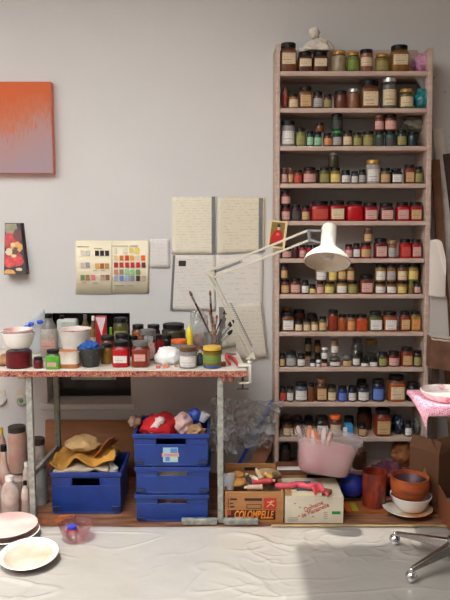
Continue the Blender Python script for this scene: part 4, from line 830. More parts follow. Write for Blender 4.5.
# ------------------------------------------------------------------ under the table
def crate(label, px0, px1, yb, yt, yf, depth, seed, z0=0, group='blue plastic crates under the table', hole=(.3, .7), ztop=None):
    x0, x1 = at(px0, yb, yf).x, at(px1, yb, yf).x; zt = ztop if ztop else zz(yt, yf); th = .006; y1 = yf + depth
    t = thing('crate', label, 'crate', ((x0 + x1) / 2, yf + depth / 2, z0), group); w = x1 - x0; H = zt - z0
    mb = MB(); tp = .008                                   # slight taper
    hz0, hz1 = z0 + H * .68, z0 + H * .86; hx0, hx1 = x0 + w * hole[0], x0 + w * hole[1]
    mb.box((x0 + tp, yf, z0 + .001), (x1 - tp, y1, z0 + .01))
    for y in (yf, y1 - th):
        mb.box((x0, y, z0 + .01), (x1, y + th, hz0)); mb.box((x0, y, hz1), (x1, y + th, zt)); mb.box((x0, y, hz0), (hx0, y + th, hz1)); mb.box((hx1, y, hz0), (x1, y + th, hz1))
    mb.box((x0, yf + th, z0 + .01), (x0 + th, y1 - th, zt)); mb.box((x1 - th, yf + th, z0 + .01), (x1, y1 - th, zt))
    mb.build('crate_body', M_blue, t, bevel=.002)
    mb = MB(); e = .007
    for a in ((x0 - e, yf - e, x1 + e, yf), (x0 - e, y1, x1 + e, y1 + e), (x0 - e, yf, x0, y1), (x1, yf, x1 + e, y1)): mb.box((a[0], a[1], zt - .02), (a[2], a[3], zt + .0015))
    mb.build('rim', M_blue, t, bevel=.002)
    for xa, xb in ((x0 + .004, x0 + w * .13), (x1 - w * .13, x1 - .004)): MB().box((xa, yf - .008, z0 + H * .1), (xb, yf, z0 + H * .2)).build('corner_clip', mat('dusty_blue_plastic', (32, 46, 92), .5, var=.3, scale=50), t, bevel=.002)
    for xa, xb in ((hx0 - .008, hx0), (hx1, hx1 + .008)): MB().box((xa, yf - .004, hz0 - .008), (xb, yf, hz1 + .002)).build('handle_edge', M_blue, t, bevel=.0015)
    return t, x0, x1, y1, zt
yf = on(90, 514, 0).y
t, x0, x1, y1, zt = crate('blue plastic crate with ochre cloths, alone left of crate stack', 52.5, 121, 514, 472.5, yf, .29, 1)
Mo = mat('ochre_cloth', (200, 142, 54), .85, var=.4, scale=9, bump=.4, bscale=40)
cx, cy = (x0 + x1) / 2, yf + .13
def flap(cx, cy, z, wx, wy, seed, tilt=0, amp=.03):
    def fn(u, v):
        x, y = (u - .5) * wx, (v - .5) * wy; r_ = 1 + .25 * noise.noise(Vector((u * 3, v * 3, seed)))
        return Vector((cx + x * r_, cy + y * r_, z + tilt * x + amp * noise.noise(Vector((u * 3.5, v * 3.5, seed + 5))) - .35 * abs(y) * abs(y) * 3))
    return fn
def loose(name, label, cat, mb, m, org, solid=.004, group=None, ang=180):
    return tag(mb.build(name, m, org=org, solid=solid, ang=ang), label, cat, group)
zi = zt - .05
loose('cloth', 'pale folded cloth edge under the ochre cloths in the single crate', 'cloth', MB().grid(flap(cx - .03, cy - .02, zt + .012, .27, .2, 2, .02, .02), 24, 16), mat('greyish_cream_cloth', (190, 172, 146), .85, var=.15, scale=20), (cx, cy, zt), .02)
loose('cloth', 'ochre yellow cloth piled on the single blue crate', 'cloth', MB().grid(flap(cx - .02, cy - .01, zt + .055, .3, .22, 4, .05, .05), 30, 20), Mo, (cx, cy, zt), .005)
loose('cloth', 'brownish orange folded cloth leaning up at right of crate pile', 'cloth', MB().grid(lambda u, v: Vector((cx + .0 + .1 * u + .03 * v, cy - .05 + .12 * v, zt + .02 + .12 * u * (1 - .3 * v) + .02 * noise.noise(Vector((u * 3, v * 3, 8))))), 16, 16), mat('brown_orange_cloth', (176, 104, 50), .85, var=.4, scale=12, bump=.4), (cx, cy, zt), .006)
m = MB().blob((cx - .035, cy - .02, zt + .11), (.085, .07, .036), 21, .25, 1.8, 4); loose('paper_bag', 'flat tan paper bag on top of the ochre cloths', 'bag', m, mat('tan_paper', (192, 156, 104), .8, var=.2, scale=10, bump=.3), (cx - .035, cy, zt + .08), 0)
p = (x1 - .062, cy - .03, zt - .02)
m = MB().tube([(x1 - .055, yf + .06, zt - .13), (x1 - .055, yf + .06, zt - .0), (x1 - .062, yf + .085, zt + .055)], .036, 18); loose('paper_roll', 'white paper roll standing in right end of single crate', 'paper roll', m, mat('dull_white_paper', (206, 198, 188), .8, var=.08, scale=12), p, 0, None, 40)
# stack of three
yf = on(170, 522, 0).y
z1, z2, z3 = zz(494, yf), zz(466.5, yf), zz(434, yf)
crate('bottom blue crate of the stack of three under the table', 136.5, 208, 522, 0, yf, .3, 2, 0, ztop=z1 - .003)
crate('middle blue crate of the stack of three under the table', 136.5, 209, 494, 0, yf, .3, 3, z1, ztop=z2 - .003)
px0, px1 = at(150, 480, yf).x, at(198, 480, yf).x
loose('paper_stack', 'pale paper stack inside the middle crate, seen through its hand hole', 'paper', MB().box((px0, yf + .02, z1 + .0105), (px1, yf + .24, z1 + (z2 - z1) * .765)), mat('pale_paper_stack', (206, 190, 170), .8, var=.15), (px0, yf + .1, z1 + .0105), 0, None, 30)
loose('cardboard_pack', 'brownish pack inside the bottom crate, seen through its hand hole', 'pack', MB().box((px0, yf + .02, .0105), (px1, yf + .24, z1 * .78)), mat('brownish_pack', (150, 124, 110), .8, col2=(90, 50, 46), scale=20), (px0, yf + .1, .0105), 0, None, 30)
t, x0, x1, y1, zt = crate('top blue crate of the stack, with sticker, full of rags', 134.5, 208, 466, 0, yf, .3, 4, z2, ztop=z3)
mb = MB(); sx0, sx1 = at(163, 455, yf).x, at(178, 455, yf).x; sz0, sz1 = zz(462, yf), zz(447.5, yf); hm = (sz0 + sz1) / 2
ms = [mat('sticker_pale_blue', (150, 186, 206), .4), mat('sticker_orange', (216, 150, 112), .4), mat('sticker_mid_blue', (80, 130, 190), .4), mat('sticker_pale_green', (166, 196, 176), .4)]
xm = (sx0 + sx1) / 2
mb.box((sx0, yf - .0016, sz0), (sx1, yf - .0004, sz1), 0); mb.box((xm, yf - .0022, hm + .006), (sx1 - .004, yf - .0014, sz1 - .004), 2); mb.box((sx0 + .012, yf - .0022, sz0 + .005), (xm - .004, yf - .0014, hm - .008), 2); mb.box((xm + .002, yf - .0022, sz0 + .003), (sx1 - .004, yf - .0014, hm - .008), 3)
mb.box((sx0 - .005, yf - .0032, hm - .009), (sx1 + .005, yf - .002, hm + .009), 1)
for i in range(7): mb.box((sx0 + .004 + i * .009, yf - .0036, hm - .003), (sx0 + .010 + i * .009, yf - .003, hm + .003), 2)
mb.build('sticker', ms, t, smooth=False)
cx, cy = (x0 + x1) / 2, yf + .15
loose('rag', 'bright red rag bundled in the top crate', 'rag', MB().blob((cx - .06, cy - .02, zt - .002), (.1, .11, .06), 33, .25, 2.0, 4), mat('red_rag', (196, 20, 28), .85, var=.3, scale=14, bump=.4, bscale=40), (cx - .06, cy, zt - .05), 0)
loose('paper', 'white crumpled strip lying across the red rag', 'paper', MB().beam((cx - .10, cy - .128, zt + .0), (cx - .055, cy - .108, zt + .055), .03, .012).blob((cx - .055, cy - .10, zt + .05), (.022, .02, .02), 3, .4, 2.4, 3), mat('pinkish_white_paper', (216, 190, 186), .8, var=.1), (cx - .08, cy - .12, zt), 0)
loose('rag', 'pale pink rag at the middle of the top crate', 'rag', MB().blob((cx + .05, cy - .03, zt + .012), (.045, .07, .055), 35, .25, 2.2, 4), mat('pale_pink_rag', (206, 170, 164), .85, var=.25, scale=20, bump=.4), (cx + .05, cy, zt - .04), 0)
loose('paper', 'brown paper crumpled at front right of the top crate', 'paper', MB().blob((cx + .11, cy - .07, zt - .014), (.05, .06, .036), 36, .45, 2.4, 4), mat('tan_crumpled_paper', (176, 136, 96), .8, var=.25, scale=20, bump=.4), (cx + .11, cy - .07, zt - .05), 0)
loose('packet', 'blue packet with white end in the top crate', 'packet', MB().blob((cx + .105, cy + .04, zt + .03), (.034, .03, .045), 37, .2, 1.6, 4), mat('blue_packet_film', (44, 88, 200), .35, var=.2, scale=30, coat=.5), (cx + .105, cy + .04, zt - .02), 0)
loose('cup', 'white crumpled cup beside blue packet in top crate', 'cup', MB().lathe([(.016, 0), (.024, .045), (.022, .045), (.014, .004)], seg=20, M=Matrix.Translation((cx + .138, cy + .03, zt + .008)) @ Matrix.Rotation(.5, 4, 'Y')), mat('white_cup', (214, 216, 216), .4), (cx + .138, cy + .03, zt), 0, None, 40)
loose('paper', 'crumpled tan paper sticking out at left of the top crate', 'paper', MB().blob((x0 - .012, cy - .02, zt + .022), (.034, .05, .024), 39, .4, 2.4, 3), mat('greyish_tan_paper', (150, 122, 100), .8, var=.25, scale=20), (x0, cy, zt), 0)
# plywood panel behind
a, b = at(46, 500, 3.68), at(150, 421, 3.71)
loose('plywood_panel', 'brown plywood panel standing against the wall behind the crates', 'panel', MB().hexa([(a.x, 3.68, .001), (b.x, 3.68, .001), (b.x, 3.70, .001), (a.x, 3.70, .001)], [(a.x, 3.715, b.z), (b.x, 3.715, b.z), (b.x, 3.735, b.z), (a.x, 3.735, b.z)]), ramp_mat('orange_brown_plywood', [(.3, (150, 98, 62)), (.7, (178, 122, 80))], 3, .6, 5, (1, 1, 8)), (a.x, 3.69, 0), 0)
# jars and bottles on the floor at left
DM = {n: mat(n, c, .4, col2=c2, scale=16, coat=.3) for n, c, c2 in (('dirty_white_plastic', (206, 196, 184), (170, 140, 128)), ('pinkish_dirty_plastic', (192, 170, 158), (164, 122, 114)), ('grey_plastic_can', (150, 150, 146), (120, 116, 112)), ('smeared_glass', (186, 164, 150), (190, 136, 116)))}
def floor_jar(label, cx, w, y0, y1, Y, m, lid, shape='round', z0=0.0, name='jar'):
    r = wpx(w, y0, Y) / 2; X = xx(cx, (y0 + y1) / 2, Y); zt = zz(y0, Y)
    t = thing(name, label, name, (X, Y, z0), 'jars and bottles on the floor under the table'); h = zt - z0
    if shape == 'bottle': prof = [(r * .95, .001), (r, .01), (r, h * .66), (r * .82, h * .78), (r * .46, h * .86), (r * .42, h * .92)]
    elif shape == 'flask': prof = [(r * .8, .001), (r, h * .2), (r * .96, h * .4), (r * .5, h * .62), (r * .3, h * .75), (r * .3, h * .92)]
    else: prof = [(r * .95, .001), (r, .012), (r, h * .78), (r * .9, h * .86), (r * .82, h * .9)]
    MB().lathe(prof, (X, Y, z0), 22).build('body', DM.get(m) or m, t)
    rl = prof[-1][0] * 1.12; z9 = prof[-1][1]
    if lid: MB().lathe([(rl, z9 - .004), (rl, h - .002), (rl * .95, h), (0, h)], (X, Y, z0), 22).build('lid', lid, t)
    return X, Y, zt
dl_ = mat('dark_dirty_lid', (58, 48, 42), .5)
X, Y, zt = floor_jar('squat pink smeared drum under the big smeared jar', 13, 34, 470, 0, 3.45, 'pinkish_dirty_plastic', None)
floor_jar('big smeared jar with dark lid standing on the pink drum', 17.5, 19, 426, 468, 3.44, 'smeared_glass', dl_, z0=zt + .001)
floor_jar('bottle with yellow stopper at the frame edge behind clear flask', 2, 9, 428, 470, 3.58, 'smeared_glass', LID['yellow'], 'bottle')
floor_jar('clear rounded flask with black cap by the left frame edge', 4, 19, 445, 480, 3.25, 'smeared_glass', M_black, 'flask', name='flask')
floor_jar('jar with dark lid behind the left front table leg', 38, 16, 438, 480, 3.52, 'dirty_white_plastic', dl_)
floor_jar('tall grey plastic can right of the left table leg', 40.5, 13.5, 462, 508, 3.32, 'grey_plastic_can', LID['grey'], 'round', name='can')
floor_jar('white bottle with black cap just left of the table leg', 25.5, 8.5, 481, 512, 3.14, 'dirty_white_plastic', M_black, 'bottle', name='bottle')
floor_jar('pale bottle with white top before the pink drum', 26.5, 8, 462, 500, 3.27, 'dirty_white_plastic', LID['white'], 'bottle', name='bottle')
floor_jar('wide dirty white bottle standing left of black capped bottle', 10, 17, 476, 520, 3.13, 'dirty_white_plastic', LID['white'], 'bottle', name='bottle')
floor_jar('brown red bottle at the left frame edge on the floor', -3, 14, 478, 520, 3.19, 'pinkish_dirty_plastic', dl_, 'bottle', name='bottle')
p = on(45, 519, 0); p2 = on(62, 516, 0)
loose('wooden_stick', 'brown paint stained stick on the floor before the single crate', 'stick', MB().beam(Vector((on(38, 522, 0).x, 3.10, .014)), Vector((on(75, 520, 0).x, 3.12, .014)), .02, .03, side=(0, 1, 0)), ramp_mat('stained_stick', [(.4, (120, 70, 50)), (.55, (150, 96, 66)), (.65, (196, 110, 50))], 20, .6), (p.x, 3.11, 0), 0, None, 30)

# wine box with lettering
yf = on(250, 523, 0).y; x0, x1 = at(224.8, 510, yf).x, at(283.5, 510, yf).x; zf = zz(492, yf); y1 = yf + .26; zbk = zz(463, y1)
t = thing('wooden_crate', 'small wooden wine crate lettered in orange, full of paint tubes', 'crate', ((x0 + x1) / 2, yf + .13, 0))
Mw = ramp_mat('crate_pine', [(.3, (158, 104, 58)), (.7, (186, 132, 80))], 4, .6, 5, (1.5, 3, 9))
MB().box((x0, yf, .001), (x1, yf + .012, zf)).build('front_board', Mw, t, bevel=.0015)
MB().box((x0, y1 - .012, .001), (x1 - .02, y1, zbk)).build('back_board', Mw, t, bevel=.0015)
MB().box((x0 + .1, y1 - .0128, zbk - .035), (x0 + .155, y1 - .0118, zbk - .018)).build('hand_hole_patch', mat('painted_hole_shade', (40, 26, 18), .9), t)  # dark patch on the solid board, paints the shade of a hole
for xa in (x0, x1 - .01): MB().box((xa, yf + .012, .001), (xa + .01, y1 - .012, zf)).build('side_board', Mw, t, bevel=.0015)
MB().box((x0 + .01, yf + .012, .001), (x1 - .01, y1 - .012, .012)).build('bottom_board', Mw, t)
def fx(px): return at(px, 510, yf).x
M_ink = mat('brown_black_ink', (60, 34, 26), .7); M_or = mat('orange_ink', (216, 104, 26), .6); M_rd = mat('red_ink', (190, 50, 40), .6)
mb = MB(); yy = yf - .0012
def ib(a, b, c_, d_, mi, dy=0): mb.box((fx(a), yy - dy, zz(d_, yf)), (fx(b), yy + .0008, zz(c_, yf)), mi)
ib(227.5, 275.5, 510, 519.5, 0); ib(244.5, 262, 498.2, 500.8, 0); ib(246.5, 261.5, 504.2, 504.8, 0); ib(246.5, 261.5, 508, 508.6, 0); ib(246.5, 247.2, 504.2, 508.6, 0); ib(260.8, 261.5, 504.2, 508.6, 0); ib(263.5, 276.5, 498, 509.2, 1)
ib(228, 228.7, 498, 508.5, 0); ib(230, 237, 498.3, 500, 0); ib(230, 233, 502.8, 504, 0); ib(230, 234.5, 506, 507.4, 0); ib(228, 231, 510.4, 515, 1, .0006)
mb.build('printed_panel', [M_ink, M_rd], t, smooth=False)
mb = MB(); c_ = Vector((fx(270.2), yy - .001, zz(503.5, yf)))     # pale running figure in the red square
for a_, b_ in (((-.016, -.016), (.002, .0)), ((.002, .0), (.018, -.012)), ((-.002, -.002), (.006, .016)), ((-.014, .008), (.008, .006)), ((.006, .008), (.018, .014))):
    mb.beam(c_ + Vector((a_[0], 0, a_[1])), c_ + Vector((b_[0], 0, b_[1])), .0015, .004, side=(0, 1, 0))
mb.build('emblem', mat('pale_emblem_ink', (206, 180, 130), .6), t, smooth=False)
wd_ = fx(275) - fx(232)
textmesh('lettering', 'COLOMBELLE', .053, mat('bright_orange_ink', (236, 136, 30), .6), facing(Vector((fx(253.5), yy - .0012, zz(514.8, yf)))), t, shear=.25, bold=.0014, xs=.57)
# contents
zi = zf - .03; cx = (x0 + x1) / 2
fill = MB().box((x0 + .012, yf + .014, .0125), (x1 - .012, y1 - .014, zi - .02)); loose('paper', 'rumpled paper bed filling the lettered wooden crate', 'paper', fill, mat('rumpled_paper', (150, 120, 92), .8, var=.3, scale=30, bump=.6), (cx, yf + .1, .0125), 0, None, 30)
def ctube(label, a, b, r, col, cap, name='paint_tube', cat='tube'):
    a, b = Vector(a), Vector(b); d = (b - a).normalized(); t = thing(name, label, cat, a, 'paint tubes in the lettered wooden crate')
    MB().tube([a, a + d * .004, b - d * .02, b - d * .012], [r * 1.15, r * .95, r, r * .5], 12).build('tube_body', mat('tube_paint', col, .4, var=.15, scale=40), t)
    MB().tube([b - d * .012, b], [r * .55, r * .5], 10).build('cap', mat('tube_cap', cap, .4), t)
zq = zf + .006
def cp(px, py, z=None): return on(px, py, zq if z is None else z)
loose('cup', 'white plastic cup tipped in left end of wooden crate', 'cup', MB().lathe([(.024, 0), (.034, .075), (.032, .075), (.022, .004), (0, .004)], seg=24, M=Matrix.Translation(cp(225.5, 486) + Vector((.018, .03, -.03))) @ Matrix.Rotation(-.25, 4, 'X')), mat('white_plastic_cup', (220, 220, 222), .4, trans=.2), cp(226, 486), 0, None, 40)
p = cp(238, 483); loose('sponge', 'yellow orange sponge block in wooden crate, next to white cup', 'sponge', MB().blob(p + Vector((0, .02, 0)), (.04, .05, .02), 3, .2, 2, 3).blob(p + Vector((-.005, .05, .022)), (.038, .035, .016), 7, .2, 2, 3), mat('ochre_sponge', (226, 160, 82), .85, var=.25, scale=40, bump=.4), p, 0)
ctube('dark grey tube with pale end in the wooden crate', cp(253, 484), cp(246, 474, zq + .03), .016, (60, 62, 66), (210, 205, 200))
ctube('pinkish red tube lying across the wooden crate', cp(252, 482, zq + .012), cp(275, 480.5, zq + .015), .014, (220, 86, 92), (230, 160, 156))
ctube('cream tube leaning towards the back of the crate', cp(262, 479, zq + .02), cp(256, 469, zq + .05), .012, (226, 196, 150), (220, 214, 200))
ctube('white tube with ochre stain leaning left in the crate', cp(258, 480, zq + .02), cp(249.5, 475.5, zq + .038), .012, (222, 208, 186), (200, 150, 80))
ctube('yellow tube at the right end of wooden crate', cp(272, 478, zq + .02), cp(264.5, 473, zq + .04), .013, (216, 164, 50), (220, 200, 140))
ctube('pale pink tube at the front of the wooden crate', cp(262, 487), cp(244, 487.5), .013, (214, 176, 150), (230, 210, 196))
p = cp(265, 474, zq + .03); loose('paper', 'crumpled tan paper behind the tubes in wooden crate', 'paper', MB().blob(p + Vector((.015, .03, -.01)), (.06, .03, .028), 17, .3, 2.4, 4), mat('tan_wrapping', (186, 150, 108), .8, var=.3, scale=26, bump=.4), p, 0)
p = cp(274.5, 485, zf); t = thing('glass_jar', 'small clear empty glass standing at right end of the wooden crate', 'glass', p)
MB().lathe([(.016, .0), (.019, .03), (.015, .042), (.017, .052), (.0155, .052), (.013, .042), (.017, .03), (.014, .003), (0, .003)], (x1 - .034, p.y + .02, zf + .0), 20).build('glass_body', M_glass, t)
# white carton with diagonal red lettering
yf = on(314, 523.5, 0).y; x0, x1 = at(285, 510, yf).x, at(343.5, 510, yf).x; zf = zz(497, yf)
t = thing('carton', 'long white carton with diagonal red lettering beside the wooden crate', 'box', ((x0 + x1) / 2, yf + .11, 0))
MB().box((x0, yf, .001), (x1, yf + .24, zf)).build('carton_body', mat('cream_white_card', (216, 204, 180), .6, var=.12, scale=8), t, bevel=.002)
def gx(px): return at(px, 510, yf).x
textmesh('lettering', 'Domaine', .031, M_rd, facing(Vector((gx(313.5), yf - .0012, zz(506.2, yf))), math.radians(24)), t, xs=.85)
textmesh('lettering', 'de Marsanelle', .031, M_rd, facing(Vector((gx(315), yf - .0012, zz(510.3, yf))), math.radians(24)), t, xs=.82)
def jb(name, col, recs):
    mb = MB()
    for a, b, c_, d_ in recs: mb.box((gx(a), yf - .0012, zz(d_, yf)), (gx(b), yf - .0002, zz(c_, yf)))
    mb.build(name, mat(name + '_ink', col, .6), t, smooth=False)
jb('green_sticker', (40, 140, 66), [(332, 340.5, 511.3, 514.2)])
jb('printed_text', (176, 164, 146), [(323.5 + .2 * k, 327.5, 512 + 2 * k, 513 + 2 * k) for k in range(4)])
jb('printed_text', (176, 164, 146), [(288, 298, 517.4 + 1.5 * k, 518.1 + 1.5 * k) for k in range(3)])
for px, py in ((294, 503), (299, 507), (309.5, 504.5), (298, 515.5), (312, 516)): jb('printed_speck', (200, 130, 112), [(px, px + 2, py, py + 1)])
# things lying on the carton
zc = zf + .0012
def cpz(px, py, dz=0): return on(px, py, zc + dz)
p = cpz(299, 496.5); loose('book', 'cream paperback lying flat on the white carton', 'book', MB().box((at(292, 497, yf).x, yf + .008, zc), (at(322, 497, yf).x, yf + .12, zc + .016)), mat('cream_book', (222, 208, 172), .7), p, 0, None, 30)
p = cpz(288, 496.5); loose('book', 'thin brown book at left end of the white carton', 'book', MB().box((x0 - .0, yf + .012, zc), (at(291.5, 497, yf).x, yf + .13, zc + .02)), mat('brown_book', (176, 140, 88), .7), p, 0, None, 30)
p = cpz(304, 492, .03); loose('book', 'dark grey book under the pink cloth on the white carton', 'book', MB().box((at(296, 490, yf + .06).x, yf + .03, zc + .0165), (at(312, 490, yf + .06).x, yf + .12, zc + .03)), mat('dark_grey_book', (80, 84, 92), .6), p, 0, None, 30)
Mp = mat('coral_pink_rubber', (222, 84, 100), .45, var=.15, scale=20)
zp = zc + .036
pts = [cpz(276, 488, .03) + Vector((0, .03, .0)), cpz(288, 486, .036), cpz(298, 484, .04), cpz(308, 486.5, .04), cpz(318, 485, .042), cpz(324, 491, .036)]
mb = MB()
def ribbon(pts, w, th):
    P = []
    for i in range(len(pts) - 1):
        for k in range(6): P.append(pts[i].lerp(pts[i + 1], k / 6))
    P.append(pts[-1]); return P
rp_ = ribbon(pts, 0, 0); mb.tube(rp_, [.010 + .006 * abs(math.sin(i * .55)) for i in range(len(rp_))], 10)
r2 = ribbon([cpz(308, 486, .036), cpz(314, 488, .04), cpz(315.5, 494, .03)], 0, 0); mb.tube(r2, [.012 - .0004 * i for i in range(len(r2))], 10)
r3 = ribbon([cpz(318, 485, .036), cpz(324, 490, .03), cpz(328, 495, .024)], 0, 0); mb.tube(r3, [.011 - .0003 * i for i in range(len(r3))], 10)
loose('rubber_glove', 'limp coral pink rubber glove draped along the white carton', 'glove', mb, Mp, pts[2], 0)
p = cpz(317.5, 496); loose('paint_cake', 'round orange paint cake on the front edge of white carton', 'paint cake', MB().lathe([(.014, 0), (.016, .005), (.014, .018), (0, .02)], (gx(317.5), yf + .02, zc + .0165), 20), mat('orange_cake', (232, 96, 50), .6, var=.3, scale=60), p, 0)
p = cpz(327, 495); loose('paint_cake', 'brown paint lump right of the orange paint cake', 'paint cake', MB().blob((gx(327), yf + .035, zc + .013), (.028, .022, .013), 9, .3, 2, 3), mat('brown_lump', (150, 92, 60), .7, var=.3, scale=50), p, 0)
# pile of boards and a tray behind, between crate and carton
for i, (a_, b_, yb_, h_, cc, lb) in enumerate([(274, 296, 490, .03, (150, 100, 56), 'brown wooden board at the bottom behind pink glove'), (275, 297, 482, .028, (176, 130, 80), 'pale brown board lying in middle of the pile'), (277, 297, 476, .024, (120, 70, 50), 'dark reddish board near the top of the pile')]):
    Yb_ = 3.36; xa, xb = at(a_, yb_, Yb_).x, at(b_, yb_, Yb_).x; zb_ = [.072, .107, .139][i]
    loose('wooden_board', lb, 'board', MB().box((xa, Yb_, zb_), (xb + .05, Yb_ + .12, zb_ + h_)), mat('board_tone', cc, .65, var=.25, scale=14), (xa, Yb_, zb_), 0, 'boards piled behind the white carton', 30)
loose('white_tray', 'white shallow tray lying on top of the boards', 'tray', MB().box((at(277, 471, 3.36).x, 3.355, .1635), (at(297, 471, 3.36).x + .05, 3.385, .171)), M_white, (at(280, 471, 3.36).x, 3.36, .1635), 0, None, 30)
loose('wooden_block', 'low wooden block carrying the boards behind the carton', 'block', MB().box((at(275, 480, 3.36).x, 3.37, .001), (at(297, 480, 3.36).x + .05, 3.48, .0715)), Mw, (at(280, 480, 3.36).x, 3.4, 0), 0, None, 30)
# translucent tub, tilted, with pink contents
Yt = 3.27
ct = at(322, 492.5, Yt); tilt = math.radians(9)
TM = Matrix.Translation((ct.x, Yt, zc + .062)) @ Matrix.Rotation(tilt, 4, 'Y')
t = thing('plastic_tub', 'translucent white plastic tub of pink powder tilted on white carton', 'tub', (ct.x, Yt, zc + .062))
s6 = [5] * 9
hw = wpx(66, 465, Yt) / 2; TH = .185
fh = .008
mb = MB().lathe([(0.001, 0.001), (hw * .70, .0), (hw * .75, .008), (hw * .8, TH * .4), (hw * .92, TH * .9), (hw * 1.0, TH * .92), (hw * 1.0, TH), (hw * .985, TH)], M=TM, seg=44, caps=False, sq=[4] * 8, sy=.62)
mb.build('tub_body', clear_mat('frosted_tub_plastic', (244, 240, 240), milk=.22, milkcol=(242, 238, 238), rough=.18, gloss=.7), t, solid=.002)
MB().tube([TM @ Vector((-hw * .98, .05, TH * .96)), TM @ Vector((-hw * 1.12, .03, TH * .9)), TM @ Vector((-hw * 1.12, -.03, TH * .88)), TM @ Vector((-hw * .98, -.05, TH * .96))], .004, 8).build('handle', clear_mat('frosted_tub_plastic'), t)
mb = MB().lathe([(0.001, .004), (hw * .69, .004), (hw * .74, .012), (hw * .79, TH * .4), (hw * .85, TH * .68), (hw * .6, TH * .72), (0.001, TH * .68)], M=TM, seg=40, caps=False, sq=[4] * 7, sy=.61)
loose('pink_powder', 'pale pink powder filling the translucent tub', 'powder', mb, mat('pale_pink_powder', (246, 186, 186), .9, scale=12, bump=.4, bscale=30, col2=(232, 140, 146)), tuple(TM @ Vector((0, 0, .01))), 0)
for i, (lx, rx, cc, tip) in enumerate([(-.12, -.1, (222, 196, 192), (214, 190, 186)), (-.088, .12, (216, 150, 120), (206, 130, 80)), (-.06, .02, (226, 206, 200), (222, 196, 190)), (-.036, -.08, (214, 120, 70), (196, 120, 60)), (-.014, .1, (226, 206, 200), (222, 200, 194)), (.0, .3, (210, 170, 160), (200, 150, 140))]):
    a = TM @ Vector((lx, .0, TH * .55)); b = TM @ Vector((lx - .02 + rx * .1, .02, TH * .98 + .012 * math.sin(i * 2)))
    t2 = thing('pastel_stick', 'chalky stick in the translucent tub, %s from left in the bunch' % ORD[i], 'stick', a, 'chalky sticks in the tub')
    MB().tube([a, b], [.012, .011], 10).build('stick_body', mat('chalk_stick', cc, .85), t2)
    d = (b - a).normalized(); MB().tube([b, b + d * .012, b + d * .018], [.0108, .009, .004], 10).build('tip', mat('chalk_tip', tip, .85), t2)
# blue bowl right of the tub, seen side-on
Yb = 3.34; c = at(352, 484, Yb); BM = Matrix.Translation((c.x, Yb, zz(484, Yb))) @ Matrix.Rotation(-1.15, 4, 'X') @ Matrix.Rotation(.25, 4, 'Y')
rb = wpx(25, 484, Yb) / 2
loose('bowl', 'deep blue plastic bowl leaning on its side behind the red mug', 'bowl', MB().lathe([(rb * .5, -.06), (rb * .8, -.045), (rb * .97, -.01), (rb, .01), (rb * .96, .012), (rb * .9, -.005), (rb * .7, -.035), (0, -.045)], M=BM, seg=36), mat('cobalt_plastic', (26, 44, 150), .4, var=.12), (c.x, Yb, .05), 0, None, 40)
loose('wooden_block', 'dark block under the blue bowl behind the carton', 'block', MB().box((c.x - .07, Yb - .02, .001), (c.x + .07, Yb + .12, zz(484, Yb) - rb - .004)), mat('dark_block', (80, 48, 36), .7), (c.x, Yb, 0), 0, None, 30)
# red stained mug on a wooden board, with colour strips
mx = at(373.5, 509, 3.19); my = on(373.5, 509, .015).y + .055
p0, p1 = on(346, 513, 0), on(410, 510, 0)
loose('cutting_board', 'orange stained wooden board on the floor under the red mug', 'board', MB().hexa([(on(345, 513, 0).x, my - .085, .001), (on(412, 511, 0).x, my - .075, .001), (on(405, 500, 0).x, my + .1, .001), (on(345, 500, 0).x, my + .1, .001)], [(on(345, 513, 0).x, my - .085, .013), (on(412, 511, 0).x, my - .075, .013), (on(405, 500, 0).x, my + .1, .013), (on(345, 500, 0).x, my + .1, .013)]), mat('orange_brown_wood', (160, 90, 44), .6, var=.3, scale=16), (mx.x, my, 0), 0, None, 30)
zb = .0136
for a_, b_, cc, lb in ((345.5, 351, (226, 110, 30), 'orange painted strip on the board beside white carton'), (352, 358, (166, 156, 40), 'olive yellow painted strip on the board beside the red mug')):
    loose('colour_strip', lb, 'strip', MB().box((on(a_, 510, zb).x, my - .075, zb), (on(b_, 510, zb).x, my + .02, zb + .003)), mat('strip_paint', cc, .5, var=.15), (on(a_, 510, zb).x, my, zb), 0, None, 30)
Ym = my; r = wpx(25, 495, Ym) / 2; X = xx(374, 495, Ym); h = zz(471, Ym) - zb
t = thing('mug', 'large mug smeared with red and orange paint on wooden board', 'mug', (X, Ym, zb))
Mm = ramp_mat('smeared_red_paint', [(.3, (66, 26, 20)), (.42, (120, 38, 24)), (.5, (150, 56, 26)), (.58, (110, 32, 28)), (.66, (96, 70, 54)), (.75, (140, 34, 40))], 14, .45, 6, (1, 1, .5), coat=.2)
MB().lathe([(r * .9, .0005), (r * .96, .01), (r * .95, h * .5), (r, h * .96), (r * .99, h), (r * .92, h - .002), (r * .86, .02), (0, .02)], (X, Ym, zb), 32).build('mug_body', Mm, t)
hp = [Vector((X + r * .9, Ym - .01, zb + h * .88)), Vector((X + r * 1.35, Ym - .012, zb + h * .9)), Vector((X + r * 1.6, Ym - .014, zb + h * .72)), Vector((X + r * 1.6, Ym - .014, zb + h * .45)), Vector((X + r * 1.3, Ym - .012, zb + h * .22)), Vector((X + r * .9, Ym - .01, zb + h * .2))]
MB().tube(hp, [.013, .014, .013, .012, .012, .013], 10).build('handle', Mm, t)
